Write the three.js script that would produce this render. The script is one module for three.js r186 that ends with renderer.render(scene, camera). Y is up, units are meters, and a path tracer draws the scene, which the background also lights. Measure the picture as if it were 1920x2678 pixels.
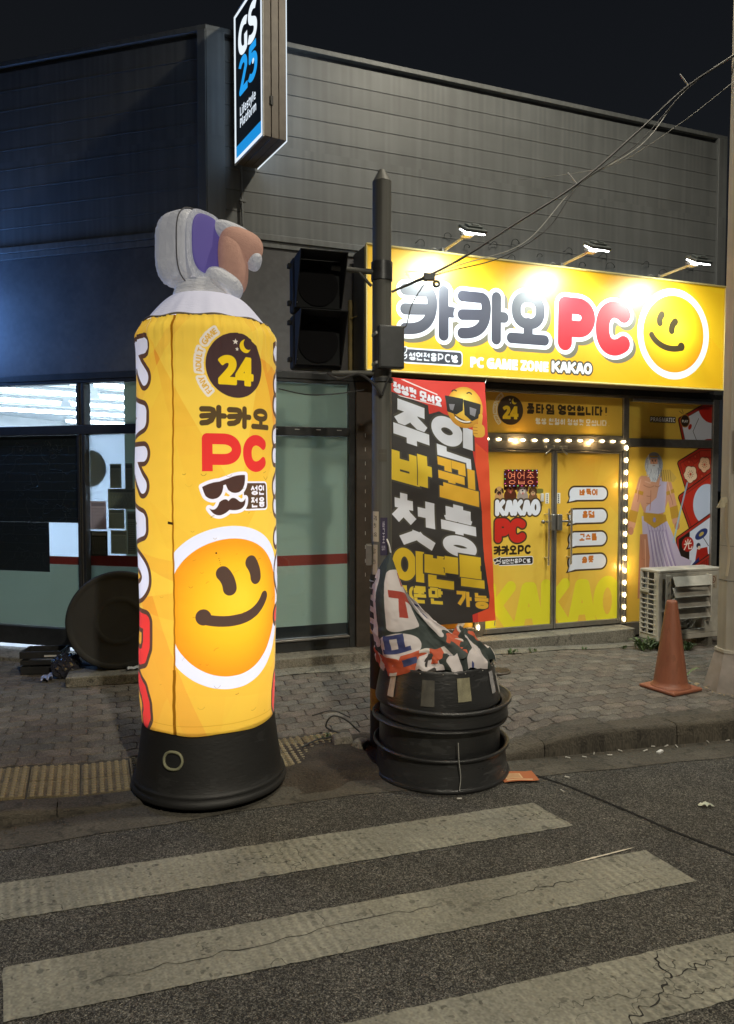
import * as THREE from 'three';
import { RoundedBoxGeometry } from 'three/addons/geometries/RoundedBoxGeometry.js';
import { mergeGeometries } from 'three/addons/utils/BufferGeometryUtils.js';
import { RectAreaLightUniformsLib } from 'three/addons/lights/RectAreaLightUniformsLib.js';

// ---------------------------------------------------------------- camera, sky, moon, street lamps, exposure
RectAreaLightUniformsLib.init();
const scene = new THREE.Scene();
const renderer = new THREE.WebGLRenderer({ antialias: true });
renderer.toneMapping = THREE.LinearToneMapping;
renderer.toneMappingExposure = 1.0;
renderer.shadowMap.enabled = true;
const camera = new THREE.PerspectiveCamera(69.33, 734 / 1024, 0.05, 400);
camera.position.set(0, 1.85, 0);
camera.rotation.x = -2.444 * Math.PI / 180;

{ // night air over a lit town: dark blue above, a little paler towards the horizon
  const W = 64, H = 64, d = new Float32Array(W * H * 4);
  for (let y = 0; y < H; y++) for (let x = 0; x < W; x++) {
    const el = Math.max(0, (y + 0.5) / H * 2 - 1), t = Math.pow(1 - el, 2.2), i = (y * W + x) * 4;
    d[i] = 0.0022 + 0.0105 * t; d[i + 1] = 0.0030 + 0.0112 * t; d[i + 2] = 0.0050 + 0.0115 * t; d[i + 3] = 1;
  }
  const t = new THREE.DataTexture(d, W, H, THREE.RGBAFormat, THREE.FloatType);
  t.mapping = THREE.EquirectangularReflectionMapping; t.magFilter = THREE.LinearFilter; t.needsUpdate = true;
  scene.background = t; scene.environment = t;
}
const moon = new THREE.DirectionalLight(0xcfd8ff, 0.02);
moon.position.set(-6, 14, 6); moon.castShadow = true; scene.add(moon); scene.add(moon.target);
Object.assign(moon.shadow.camera, { left: -12, right: 12, top: 12, bottom: -12, far: 60 });
const LAMP_FRONT = { at: [2.5, 7.2, 3.3], cd: 300 }, LAMP_POLE = { at: [2.0, 7.6, -4.8], cd: 70 };
const WARM = new THREE.Color().setRGB(1, 0.91, 0.73);

// ---------------------------------------------------------------- frames: R = along the yellow shop front, L = along the convenience store front
const RAD = Math.PI / 180, CORNER = new THREE.Vector3(-1.36866, 0, -6.44999);
const UR = new THREE.Vector3(0.93509, 0, -0.35441), NR = new THREE.Vector3(0.35441, 0, 0.93509);
const TR = Math.atan2(0.35441, 0.93509), TL = Math.atan2(-0.27235, 0.9622);
const UL = new THREE.Vector3(0.9622, 0, 0.27235), NL = new THREE.Vector3(-0.27235, 0, 0.9622);   // x of the L frame runs towards the corner
const atR = (u, v, w) => CORNER.clone().addScaledVector(UR, u).addScaledVector(NR, w).setY(v);
const atL = (x, v, w) => CORNER.clone().addScaledVector(UL, x).addScaledVector(NL, w).setY(v);
const toR = (x, z) => { const d = new THREE.Vector3(x, 0, z).sub(CORNER.clone().setY(0)); return [d.dot(UR), d.dot(NR)]; };
let seed = 7; const rnd = () => { seed = (seed * 1664525 + 1013904223) >>> 0; return seed / 4294967296; };
const rr = (a, b) => a + (b - a) * rnd();
const clamp = (x, a, b) => Math.min(b, Math.max(a, x)), lerp = (a, b, t) => a + (b - a) * t, sm = (x, a, b) => { const t = clamp((x - a) / (b - a), 0, 1); return t * t * (3 - 2 * t); };

// ---------------------------------------------------------------- naming and object helpers
const taken = new Map();
const numbered = (n) => { const k = taken.get(n) ?? 0; taken.set(n, k + 1); return k ? n + '_' + String(k).padStart(3, '0') : n; };
function tag(o, label, category, group) { Object.assign(o.userData, { label, category }); if (group) o.userData.group = group; return o; }
function thing(name, label, category, pos, turn = 0, group) {
  const o = new THREE.Group(); o.name = numbered(name); scene.add(o);
  o.position.copy(pos); o.rotation.y = turn; return tag(o, label, category, group);
}
const thingR = (n, l, c, u, v, w, g, turn = 0) => thing(n, l, c, atR(u, v, w), TR + turn, g);
const thingL = (n, l, c, x, v, w, g, turn = 0) => thing(n, l, c, atL(x, v, w), TL + turn, g);
function part(name, geo, mat, parent, label) {
  const g = Array.isArray(geo) ? merge(geo) : geo, o = new THREE.Mesh(g, mat);
  o.name = name; o.castShadow = o.receiveShadow = true; parent.add(o); if (label) o.userData.label = label; return o;
}
function setting(name, geo, mat, frame = 'R') {
  const o = geo ? new THREE.Mesh(Array.isArray(geo) ? merge(geo) : geo, mat) : new THREE.Group();
  o.name = numbered(name); o.userData.kind = 'structure'; o.castShadow = o.receiveShadow = true; scene.add(o);
  if (frame === 'R') { o.position.copy(CORNER); o.rotation.y = TR; }
  return o;
}
function merge(list) {
  return list.length === 1 ? list[0] : mergeGeometries(list.map((g) => {
    const n = g.index ? g.toNonIndexed() : g.clone();
    for (const k of Object.keys(n.attributes)) if (!['position', 'normal', 'uv'].includes(k)) n.deleteAttribute(k);
    if (!n.attributes.uv) n.setAttribute('uv', new THREE.BufferAttribute(new Float32Array(n.attributes.position.count * 2), 2));
    return n;
  }));
}
function metreUV(g, s = 1) { // uv in metres by the way each face points
  const n = g.attributes.normal, p = g.attributes.position, uv = new Float32Array(p.count * 2);
  for (let i = 0; i < p.count; i++) {
    const ax = Math.abs(n.getX(i)), ay = Math.abs(n.getY(i)), az = Math.abs(n.getZ(i));
    const [a, b] = ay >= ax && ay >= az ? [p.getX(i), p.getZ(i)] : az >= ax ? [p.getX(i), p.getY(i)] : [p.getZ(i), p.getY(i)];
    uv[i * 2] = a * s; uv[i * 2 + 1] = b * s;
  }
  g.setAttribute('uv', new THREE.BufferAttribute(uv, 2)); return g;
}
const box = (x0, x1, y0, y1, z0, z1) => metreUV(new THREE.BoxGeometry(x1 - x0, y1 - y0, z1 - z0).translate((x0 + x1) / 2, (y0 + y1) / 2, (z0 + z1) / 2));
const rbox = (x0, x1, y0, y1, z0, z1, r = 0.006, s = 1) => metreUV(new RoundedBoxGeometry(x1 - x0, y1 - y0, z1 - z0, s, Math.min(r, (x1 - x0) * 0.49, (y1 - y0) * 0.49, (z1 - z0) * 0.49)).translate((x0 + x1) / 2, (y0 + y1) / 2, (z0 + z1) / 2));
function sheet(w, h, nx = 1, ny = 1) { return new THREE.PlaneGeometry(w, h, nx, ny); }
const V = (x, y, z) => new THREE.Vector3(x, y, z);
const pipe = (pts, r, seg = 24, rad = 6) => new THREE.TubeGeometry(new THREE.CatmullRomCurve3(pts.map((p) => p.isVector3 ? p : V(...p))), seg, r, rad);
const rod = (a, b, r, rad = 8, r2 = r) => {
  const A = V(...a), B = V(...b), g = new THREE.CylinderGeometry(r2, r, A.distanceTo(B), rad);
  g.applyQuaternion(new THREE.Quaternion().setFromUnitVectors(V(0, 1, 0), B.clone().sub(A).normalize())); return g.translate((A.x + B.x) / 2, (A.y + B.y) / 2, (A.z + B.z) / 2);
};
const lathe = (pts, n = 48) => new THREE.LatheGeometry(pts.map((p) => new THREE.Vector2(...p)), n);
function grid(nx, ny, f, uvf) { // a surface of (nx+1) x (ny+1) points, f(s, t) -> [x, y, z]
  const pos = [], uv = [], idx = [];
  for (let j = 0; j <= ny; j++) for (let i = 0; i <= nx; i++) { const s = i / nx, t = j / ny; pos.push(...f(s, t)); uv.push(...(uvf ? uvf(s, t) : [s, t])); }
  for (let j = 0; j < ny; j++) for (let i = 0; i < nx; i++) { const a = j * (nx + 1) + i, b = a + 1, c = a + nx + 1, d = c + 1; idx.push(a, b, d, a, d, c); }
  const g = new THREE.BufferGeometry();
  g.setAttribute('position', new THREE.Float32BufferAttribute(pos, 3)); g.setAttribute('uv', new THREE.Float32BufferAttribute(uv, 2)); g.setIndex(idx); g.computeVertexNormals(); return g;
}

// ---------------------------------------------------------------- noise and textures
const hash = (x, y, s) => { let h = Math.imul(x | 0, 374761393) ^ Math.imul(y | 0, 668265263) ^ Math.imul(s | 0, 1274126177); h = Math.imul(h ^ (h >>> 13), 1103515245); return ((h ^ (h >>> 16)) >>> 0) / 4294967296; };
function vnoise(x, y, per, s) { // value noise that repeats every per cells
  const xi = Math.floor(x), yi = Math.floor(y), fx = x - xi, fy = y - yi, u = fx * fx * (3 - 2 * fx), v = fy * fy * (3 - 2 * fy), m = (k) => ((k % per) + per) % per;
  return lerp(lerp(hash(m(xi), m(yi), s), hash(m(xi + 1), m(yi), s), u), lerp(hash(m(xi), m(yi + 1), s), hash(m(xi + 1), m(yi + 1), s), u), v);
}
const fbm = (x, y, per, s, oct = 4) => { let a = 0, k = 0.5, f = 1; for (let o = 0; o < oct; o++) { a += k * vnoise(x * f, y * f, per * f, s + o); k *= 0.5; f *= 2; } return a / (1 - Math.pow(0.5, oct)); };
function tex(n, f, srgb = true, metres = 1) { // f(x, y in 0..1) -> grey or [r, g, b] in 0..1 (display values when srgb)
  const d = new Uint8Array(n * n * 4);
  for (let y = 0; y < n; y++) for (let x = 0; x < n; x++) {
    const c = f(x / n, y / n), i = (y * n + x) * 4, a = Array.isArray(c) ? c : [c, c, c];
    for (let k = 0; k < 3; k++) d[i + k] = clamp(a[k], 0, 1) * 255; d[i + 3] = 255;
  }
  const t = new THREE.DataTexture(d, n, n); t.wrapS = t.wrapT = THREE.RepeatWrapping; t.magFilter = THREE.LinearFilter; t.minFilter = THREE.LinearMipmapLinearFilter; t.generateMipmaps = true;
  if (srgb) t.colorSpace = THREE.SRGBColorSpace; t.repeat.set(1 / metres, 1 / metres); t.needsUpdate = true; return t;
}
const rgb = (r, g, b) => new THREE.Color().setRGB(r, g, b);
const std = (color, roughness = 0.8, extra = {}) => new THREE.MeshStandardMaterial({ color: Array.isArray(color) ? rgb(...color) : color, roughness, side: THREE.DoubleSide, ...extra });
const phys = (color, roughness, extra = {}) => new THREE.MeshPhysicalMaterial({ color: Array.isArray(color) ? rgb(...color) : color, roughness, side: THREE.DoubleSide, ...extra });
const bw = (t, m) => { const c = t.clone(); c.repeat.set(1 / m, 1 / m); c.needsUpdate = true; return c; };

const tGrime = tex(512, (x, y) => 0.72 + 0.28 * fbm(x * 6, y * 6, 6, 11, 5) + 0.10 * (fbm(x * 40, y * 40, 40, 5, 2) - 0.5), true, 1.4);
const tFine = tex(256, (x, y) => fbm(x * 48, y * 48, 48, 21, 3), false, 0.5);
const tStreak = tex(512, (x, y) => 0.80 + 0.20 * lerp(vnoise(x * 60, y * 2, 60, 3), fbm(x * 8, y * 8, 8, 9, 4), 0.5), true, 1.6);
const tAsphalt = tex(1024, (x, y) => {
  const big = fbm(x * 5, y * 5, 5, 41, 4), a = vnoise(x * 210, y * 210, 210, 42), b = vnoise(x * 330, y * 330, 330, 43), c = hash(Math.floor(x * 300), Math.floor(y * 300), 44);
  const e = vnoise(x * 120, y * 120, 120, 45); let v = 0.19 + 0.12 * big + 0.34 * (a - 0.5) + 0.24 * (b - 0.5) + 0.20 * (e - 0.5); if (c > 0.955) v += 0.28 * b; if (a < 0.18) v -= 0.06; v = Math.max(v, 0.05);
  return [v * 1.03, v, v * 0.95];
}, true, 0.9);
const tAsphaltBump = tex(1024, (x, y) => 0.5 * vnoise(x * 210, y * 210, 210, 42) + 0.5 * vnoise(x * 330, y * 330, 330, 43), false, 0.9);
const tConcrete = tex(512, (x, y) => { const a = fbm(x * 5, y * 5, 5, 51, 5), b = vnoise(x * 150, y * 150, 150, 52), p = fbm(x * 24, y * 24, 24, 53, 2); const v = 0.50 + 0.26 * (a - 0.5) + 0.16 * (b - 0.5) - (p < 0.28 ? 0.09 : 0); return [v * 1.02, v, v * 0.94]; }, true, 1.1);
const tConcreteBump = tex(512, (x, y) => 0.6 * vnoise(x * 150, y * 150, 150, 52) + 0.4 * fbm(x * 24, y * 24, 24, 53, 2), false, 1.1);
const tPaver = tex(512, (x, y) => { const a = fbm(x * 7, y * 7, 7, 61, 5), b = vnoise(x * 190, y * 190, 190, 62); return 0.66 + 0.34 * (a - 0.5) + 0.30 * (b - 0.5); }, true, 0.8);
const tScuff = tex(512, (x, y) => { const d = fbm(x * 4, y * 4, 4, 161, 4), k = Math.abs(vnoise(x * 3 + 0.6 * vnoise(x * 2, y * 40, 40, 162), y * 46, 46, 163) - 0.5), s = fbm(x * 14, y * 14, 14, 164, 3); return 0.56 + 0.30 * d + (k < 0.012 && s > 0.5 ? 0.28 : 0) + (s > 0.66 ? 0.14 : 0); }, true, 0.9);
const tRoughMark = tex(256, (x, y) => 0.55 + 0.45 * fbm(x * 8, y * 8, 8, 71, 4), false, 0.7);

const M = {
  asphalt: std([0.84, 0.86, 0.84], 0.86, { map: tAsphalt, bumpMap: tAsphaltBump, bumpScale: 0.006 }),
  gutter: std([0.30, 0.285, 0.26], 0.9, { map: tConcrete, bumpMap: tConcreteBump, bumpScale: 0.004 }),
  concrete: std([0.72, 0.70, 0.66], 0.9, { map: tConcrete, bumpMap: tConcreteBump, bumpScale: 0.004 }),
  kerb: std([0.33, 0.30, 0.265], 0.9, { map: tConcrete, bumpMap: tConcreteBump, bumpScale: 0.006 }),
  sand: std([0.050, 0.045, 0.038], 1),
  dirt: std([0.095, 0.075, 0.055], 1, { map: tPaver, bumpMap: tFine, bumpScale: 0.01 }),
  wall: std([0.185, 0.198, 0.202], 0.55, { map: tStreak, metalness: 0.15 }),
  trim: std([0.20, 0.213, 0.218], 0.5, { map: tStreak, metalness: 0.2 }),
  fascia: std([0.12, 0.125, 0.135], 0.5, { map: tGrime }),
  frameDark: std([0.075, 0.080, 0.085], 0.4, { metalness: 0.5, map: tGrime }),
  alu: std([0.42, 0.40, 0.37], 0.36, { metalness: 0.75, map: tGrime }),
  steel: std([0.62, 0.60, 0.56], 0.28, { metalness: 0.9 }),
  brown: std([0.085, 0.066, 0.052], 0.55, { map: tGrime }),
  black: std([0.030, 0.030, 0.030], 0.6, { map: tScuff, bumpMap: tFine, bumpScale: 0.001 }),
  rubber: std([0.055, 0.056, 0.058], 0.42, { map: tScuff, roughnessMap: tRoughMark, bumpMap: tFine, bumpScale: 0.0012 }),
  cable: std([0.02, 0.02, 0.02], 0.6),
  cablePale: std([0.30, 0.30, 0.28], 0.6),
  poleGrey: std([0.115, 0.116, 0.105], 0.6, { map: tStreak }),
  polePale: std([0.40, 0.37, 0.31], 0.55, { map: tStreak }),
  white: std([0.72, 0.72, 0.70], 0.6, { map: tGrime }),
  acWhite: std([0.58, 0.55, 0.48], 0.5, { map: tGrime }),
  acFins: std([0.46, 0.46, 0.45], 0.6),
  room: std([0.72, 0.74, 0.76], 0.85),
};
const glass = phys([0.93, 0.97, 0.96], 0.02, { transmission: 1, thickness: 0, ior: 1.45 });

// ---------------------------------------------------------------- lettering: strokes for Hangul and for round fat capitals
const HC = ['ㄱ', 'ㄲ', 'ㄴ', 'ㄷ', 'ㄸ', 'ㄹ', 'ㅁ', 'ㅂ', 'ㅃ', 'ㅅ', 'ㅆ', 'ㅇ', 'ㅈ', 'ㅉ', 'ㅊ', 'ㅋ', 'ㅌ', 'ㅍ', 'ㅎ'];
const HV = ['ㅏ', 'ㅐ', 'ㅑ', 'ㅒ', 'ㅓ', 'ㅔ', 'ㅕ', 'ㅖ', 'ㅗ', 'ㅘ', 'ㅙ', 'ㅚ', 'ㅛ', 'ㅜ', 'ㅝ', 'ㅞ', 'ㅟ', 'ㅠ', 'ㅡ', 'ㅢ', 'ㅣ'];
const HF = ['', 'ㄱ', 'ㄲ', 'ㄳ', 'ㄴ', 'ㄵ', 'ㄶ', 'ㄷ', 'ㄹ', 'ㄺ', 'ㄻ', 'ㄼ', 'ㄽ', 'ㄾ', 'ㄿ', 'ㅀ', 'ㅁ', 'ㅂ', 'ㅄ', 'ㅅ', 'ㅆ', 'ㅇ', 'ㅈ', 'ㅊ', 'ㅋ', 'ㅌ', 'ㅍ', 'ㅎ'];
const O = (x = 0.5, y = 0.5, a = 0.5, b = 0.5) => ['o', x, y, a, b];
const JAMO = {
  'ㄱ': [[0, 0, 1, 0, 1, 1]], 'ㄱv': [[0, 0, 0.95, 0, 0.9, 0.35, 0.25, 1]], 'ㄲ': [[0, 0, 0.42, 0, 0.42, 1], [0.58, 0, 1, 0, 1, 1]], 'ㄴ': [[0, 0, 0, 1, 1, 1]], 'ㄷ': [[1, 0, 0, 0, 0, 1, 1, 1]],
  'ㄹ': [[0, 0, 1, 0, 1, 0.5, 0, 0.5, 0, 1, 1, 1]], 'ㅁ': [[0, 0, 1, 0, 1, 1, 0, 1, 0, 0]], 'ㅂ': [[0, 0, 0, 1, 1, 1, 1, 0], [0, 0.5, 1, 0.5]], 'ㅅ': [[0.5, 0, 0.48, 0.3, 0, 1], [0.5, 0.25, 0.6, 0.5, 1, 1]],
  'ㅇ': [O()], 'ㅈ': [[0, 0, 1, 0], [0.5, 0, 0.46, 0.4, 0, 1], [0.5, 0.3, 0.62, 0.6, 1, 1]], 'ㅊ': [[0.3, 0, 0.7, 0], [0, 0.27, 1, 0.27], [0.5, 0.27, 0.46, 0.55, 0, 1], [0.5, 0.5, 0.62, 0.72, 1, 1]],
  'ㅋ': [[0, 0, 0.7, 0, 0.93, 0.06, 1, 0.25, 0.98, 0.5, 0.8, 0.8, 0.45, 0.96, 0, 1], [0, 0.5, 0.9, 0.44]], 'ㅌ': [[1, 0, 0, 0, 0, 1, 1, 1], [0, 0.5, 0.95, 0.5]], 'ㅍ': [[0, 0, 1, 0], [0, 1, 1, 1], [0.3, 0, 0.3, 1], [0.7, 0, 0.7, 1]],
  'ㅎ': [[0.3, 0, 0.7, 0], [0, 0.25, 1, 0.25], O(0.5, 0.72, 0.38, 0.28)],
  'ㅏ': [[0.15, 0, 0.15, 1], [0.15, 0.46, 1, 0.46]], 'ㅑ': [[0.15, 0, 0.15, 1], [0.15, 0.35, 1, 0.35], [0.15, 0.62, 1, 0.62]], 'ㅓ': [[0.85, 0, 0.85, 1], [0, 0.46, 0.85, 0.46]], 'ㅕ': [[0.85, 0, 0.85, 1], [0, 0.33, 0.85, 0.33], [0, 0.62, 0.85, 0.62]],
  'ㅔ': [[0.5, 0, 0.5, 1], [0, 0.46, 0.5, 0.46], [1, 0, 1, 1]], 'ㅣ': [[0.5, 0, 0.5, 1]], 'ㅗ': [[0, 1, 1, 1], [0.5, 0, 0.5, 1]], 'ㅛ': [[0, 1, 1, 1], [0.33, 0, 0.33, 1], [0.67, 0, 0.67, 1]], 'ㅜ': [[0, 0, 1, 0], [0.5, 0, 0.5, 1]], 'ㅡ': [[0, 0.5, 1, 0.5]],
  K: [[0, 0, 0, 1], [0.95, 0, 0.08, 0.56], [0.32, 0.45, 1, 1]], A: [[0, 1, 0.38, 0.05, 0.62, 0.05, 1, 1], [0.2, 0.66, 0.8, 0.66]], P: [[0, 1, 0, 0, 0.6, 0, 0.9, 0.1, 1, 0.32, 0.9, 0.54, 0.6, 0.64, 0, 0.64]],
  C: [[1, 0.12, 0.8, 0.01, 0.5, 0, 0.2, 0.1, 0.02, 0.35, 0.02, 0.65, 0.2, 0.9, 0.5, 1, 0.8, 0.99, 1, 0.88]],
};
JAMO.O = [O()];
function strokesOf(ch) { // -> strokes in a unit box (y down)
  const out = []; let jid = 0; const put = (j, x0, y0, x1, y1) => { jid++; for (const s of JAMO[j] ?? []) { const q = s[0] === 'o' ? ['o', x0 + s[1] * (x1 - x0), y0 + s[2] * (y1 - y0), s[3] * (x1 - x0), s[4] * (y1 - y0)] : s.map((v, i) => i % 2 ? y0 + v * (y1 - y0) : x0 + v * (x1 - x0)); q.jamo = jid; out.push(q); } };
  const c = ch.charCodeAt(0) - 0xac00;
  if (c < 0 || c > 11171) { if (ch === '!') return [[0.2, 0, 0.2, 0.68], [0.2, 0.98, 0.2, 1]]; if (ch === '.') return [[0.15, 0.96, 0.15, 1]]; put(ch, 0, 0, 1, 1); return out; }
  const ini = HC[Math.floor(c / 588)], vow = HV[Math.floor((c % 588) / 28)], fin = HF[c % 28];
  if ('ㅗㅛㅜㅠㅡ'.includes(vow)) {
    if (fin) { put(ini, 0.14, 0, 0.86, 0.30); put(vow, 0, vow === 'ㅡ' ? 0.36 : 0.42, 1, 0.58); put(fin, 0.14, 0.72, 0.86, 1); } else { put(ini, 0.12, 0, 0.88, 0.50); vow === 'ㅜ' ? put(vow, 0, 0.70, 1, 1) : put(vow, 0, 0.64, 1, 1); }
  } else if (vow === 'ㅟ') {
    put(ini, 0, 0, 0.66, fin ? 0.26 : 0.45); put('ㅜ', 0, fin ? 0.42 : 0.62, 0.72, fin ? 0.60 : 0.95); put('ㅣ', 0.82, 0, 1, fin ? 0.62 : 1); if (fin) put(fin, 0.12, 0.76, 1, 1);
  } else {
    const wide = vow === 'ㅣ' ? [0.84, 0.98] : vow === 'ㅏ' || vow === 'ㅑ' ? [0.70, 1] : vow === 'ㅔ' ? [0.55, 1] : [0.60, 0.98], ir = vow === 'ㅣ' ? 0.62 : vow === 'ㅏ' || vow === 'ㅑ' ? 0.52 : 0.48;
    const key = ini === 'ㄱ' ? 'ㄱv' : ini;
    if (fin) { put(key, 0, 0.02, ir, 0.52); put(vow, wide[0], -0.02, wide[1], 0.58); put(fin, 0.14, 0.72, 0.98, 1); } else { put(key, 0, 0.06, ir, 0.90); put(vow, wide[0], -0.04, wide[1], 1.04); }
  }
  return out;
}
function trace(g, text, x, y, w, h, gap) { // the path of a line of letters: w, h = size of one letter box
  g.beginPath();
  for (const ch of text) {
    if (ch === ' ') { x += w * 0.45; continue; }
    for (const s of strokesOf(ch)) {
      if (s[0] === 'o') { g.moveTo(x + (s[1] + s[3]) * w, y + s[2] * h); g.ellipse(x + s[1] * w, y + s[2] * h, s[3] * w, s[4] * h, 0, 0, 6.2832); } else { g.moveTo(x + s[0] * w, y + s[1] * h); for (let i = 2; i < s.length; i += 2) g.lineTo(x + s[i] * w, y + s[i + 1] * h); }
    }
    x += ('!.'.includes(ch) ? 0.3 * w : w) + gap;
  }
}
function blockLetters(g, text, x, y, w, h, gap, lw, col, edge, rim) { // heavy poster letters: each jamo drawn over the one before with a thin dark rim
  g.lineCap = 'butt'; g.lineJoin = 'miter'; g.miterLimit = 3;
  for (const ch of text) {
    if (ch === ' ') { x += w * 0.45; continue; }
    const all = strokesOf(ch), ids = [...new Set(all.map((s) => s.jamo))];
    for (const [extra, c] of [[rim * 2.4, edge]]) { g.lineWidth = lw + extra; g.strokeStyle = c; trace(g, ch, x, y, w, h, 0); g.stroke(); }
    for (const id of ids) for (const [extra, c] of [[rim, edge], [0, col]]) { g.beginPath(); for (const s of all) if (s.jamo === id) { if (s[0] === 'o') { g.moveTo(x + (s[1] + s[3]) * w, y + s[2] * h); g.ellipse(x + s[1] * w, y + s[2] * h, s[3] * w, s[4] * h, 0, 0, 6.2832); } else { g.moveTo(x + s[0] * w, y + s[1] * h); for (let i = 2; i < s.length; i += 2) g.lineTo(x + s[i] * w, y + s[i + 1] * h); } } g.lineWidth = lw + extra; g.strokeStyle = c; g.stroke(); }
    x += w + gap;
  }
}
function letters(g, text, x, y, w, h, gap, layers, cap = 'round') { // layers: [line width, colour] drawn in order
  g.lineCap = cap; g.lineJoin = cap === 'round' ? 'round' : 'miter'; g.miterLimit = 3;
  for (const [lw, col, dx = 0, dy = 0] of layers) { g.save(); g.translate(dx, dy); g.lineWidth = lw; g.strokeStyle = col; trace(g, text, x, y, w, h, gap); g.stroke(); g.restore(); }
}
function words(g, text, x, y, size, col, { weight = 'bold', family = 'sans-serif', sx = 1, line = 0, lineCol = col, align = 'left', under } = {}) {
  const k = size / 100; g.save(); g.translate(x, y); g.scale(sx * k, k); g.font = `${weight} 100px ${family}`; g.textAlign = align; g.textBaseline = 'alphabetic'; g.lineJoin = 'round';
  if (under) { g.lineWidth = under[0] / k; g.strokeStyle = under[1]; g.strokeText(text, 0, 0); }
  if (line) { g.lineWidth = line / k; g.strokeStyle = lineCol; g.strokeText(text, 0, 0); }
  g.fillStyle = col; g.fillText(text, 0, 0); g.restore();
}
function board(wm, hm, ppm, draw, x0 = 0, y0 = 0) { // a canvas print: draw in metres, x right from x0, y UP from y0
  const c = document.createElement('canvas'); c.width = Math.round(wm * ppm); c.height = Math.round(hm * ppm);
  const g = c.getContext('2d'); g.save(); g.scale(c.width / wm, c.height / hm); g.translate(-x0, hm + y0);
  const Y = (v) => -v; draw(g, Y, c); g.restore();
  const t = new THREE.CanvasTexture(c); t.colorSpace = THREE.SRGBColorSpace; t.magFilter = THREE.LinearFilter; t.anisotropy = 8; return t;
}
function facets(g, x0, y0, w, h, base, tones, n, alpha = 0.35) { // printed low-poly triangles in neighbouring yellows (y0 = top edge, drawing y down)
  g.fillStyle = base; g.fillRect(x0, y0, w, h); g.save(); g.beginPath(); g.rect(x0, y0, w, h); g.clip();
  for (let i = 0; i < n; i++) {
    const cx = x0 + rnd() * w, cy = y0 + rnd() * h, s = Math.max(w, h) * rr(0.15, 0.45); g.globalAlpha = alpha * rr(0.4, 1); g.fillStyle = tones[Math.floor(rnd() * tones.length)];
    g.beginPath(); for (let k = 0, a = rnd() * 6.28; k < 3; k++, a += rr(1.4, 2.6)) g.lineTo(cx + Math.cos(a) * s, cy + Math.sin(a) * s); g.fill();
  }
  g.restore(); g.globalAlpha = 1;
}
const rrect = (g, x, y, w, h, r) => { g.beginPath(); g.roundRect(x, y, w, h, r); };
const dot = (g, x, y, a, b = a, rot = 0) => { g.beginPath(); g.ellipse(x, y, a, b, rot, 0, 6.2832); };
const poly = (g, pts) => { g.beginPath(); for (let i = 0; i < pts.length; i += 2) g.lineTo(pts[i], pts[i + 1]); g.closePath(); };
function smiley(g, x, y, r, ring, faceCols, ink) { // the shop's round face mark
  g.fillStyle = ring; dot(g, x, y, r); g.fill();
  const gr = g.createRadialGradient(x + r * 0.1, y - r * 0.1, r * 0.1, x, y, r * 0.86); faceCols.forEach((c, i) => gr.addColorStop(i / (faceCols.length - 1), c)); g.fillStyle = gr; dot(g, x, y, r * 0.845); g.fill();
  g.strokeStyle = ink; g.lineCap = g.lineJoin = 'round';
}
function glassesMark(g, x, y, s, dark, pale) { // sunglasses over a moustache, white edged
  for (const pass of [0, 1]) {
    g.lineJoin = g.lineCap = 'round'; g.strokeStyle = pale; g.fillStyle = pass ? dark : pale; g.lineWidth = s * 0.16;
    const lens = (lx, ly, w, h) => { g.beginPath(); g.moveTo(lx, ly); g.quadraticCurveTo(lx + w * 0.5, ly - h * 0.34, lx + w, ly - h * 0.30); g.quadraticCurveTo(lx + w * 1.02, ly + h * 0.40, lx + w * 0.72, ly + h * 0.62); g.quadraticCurveTo(lx + w * 0.40, ly + h * 0.80, lx + w * 0.16, ly + h * 0.52); g.quadraticCurveTo(lx + w * 0.06, ly + h * 0.30, lx, ly); };
    const shapes = [() => lens(x, y - s * 0.10, s * 0.50, s * 0.40), () => lens(x + s * 0.53, y - s * 0.25, s * 0.53, s * 0.42), () => poly(g, [x + s * 0.40, y - s * 0.22, x + s * 0.60, y - s * 0.29, x + s * 0.60, y - s * 0.17, x + s * 0.44, y - s * 0.12]),
      () => { g.beginPath(); g.moveTo(x + s * 0.16, y + s * 0.39); g.quadraticCurveTo(x + s * 0.32, y + s * 0.49, x + s * 0.40, y + s * 0.25); g.quadraticCurveTo(x + s * 0.55, y + s * 0.13, x + s * 0.62, y + s * 0.23); g.quadraticCurveTo(x + s * 0.72, y + s * 0.09, x + s * 0.86, y + s * 0.21); g.quadraticCurveTo(x + s * 0.98, y + s * 0.31, x + s * 1.06, y + s * 0.17); g.quadraticCurveTo(x + s * 1.08, y + s * 0.49, x + s * 0.64, y + s * 0.43); g.quadraticCurveTo(x + s * 0.34, y + s * 0.69, x + s * 0.16, y + s * 0.39); }];
    for (const f of shapes) { f(); if (!pass) g.stroke(); g.fill(); }
  }
}
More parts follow.
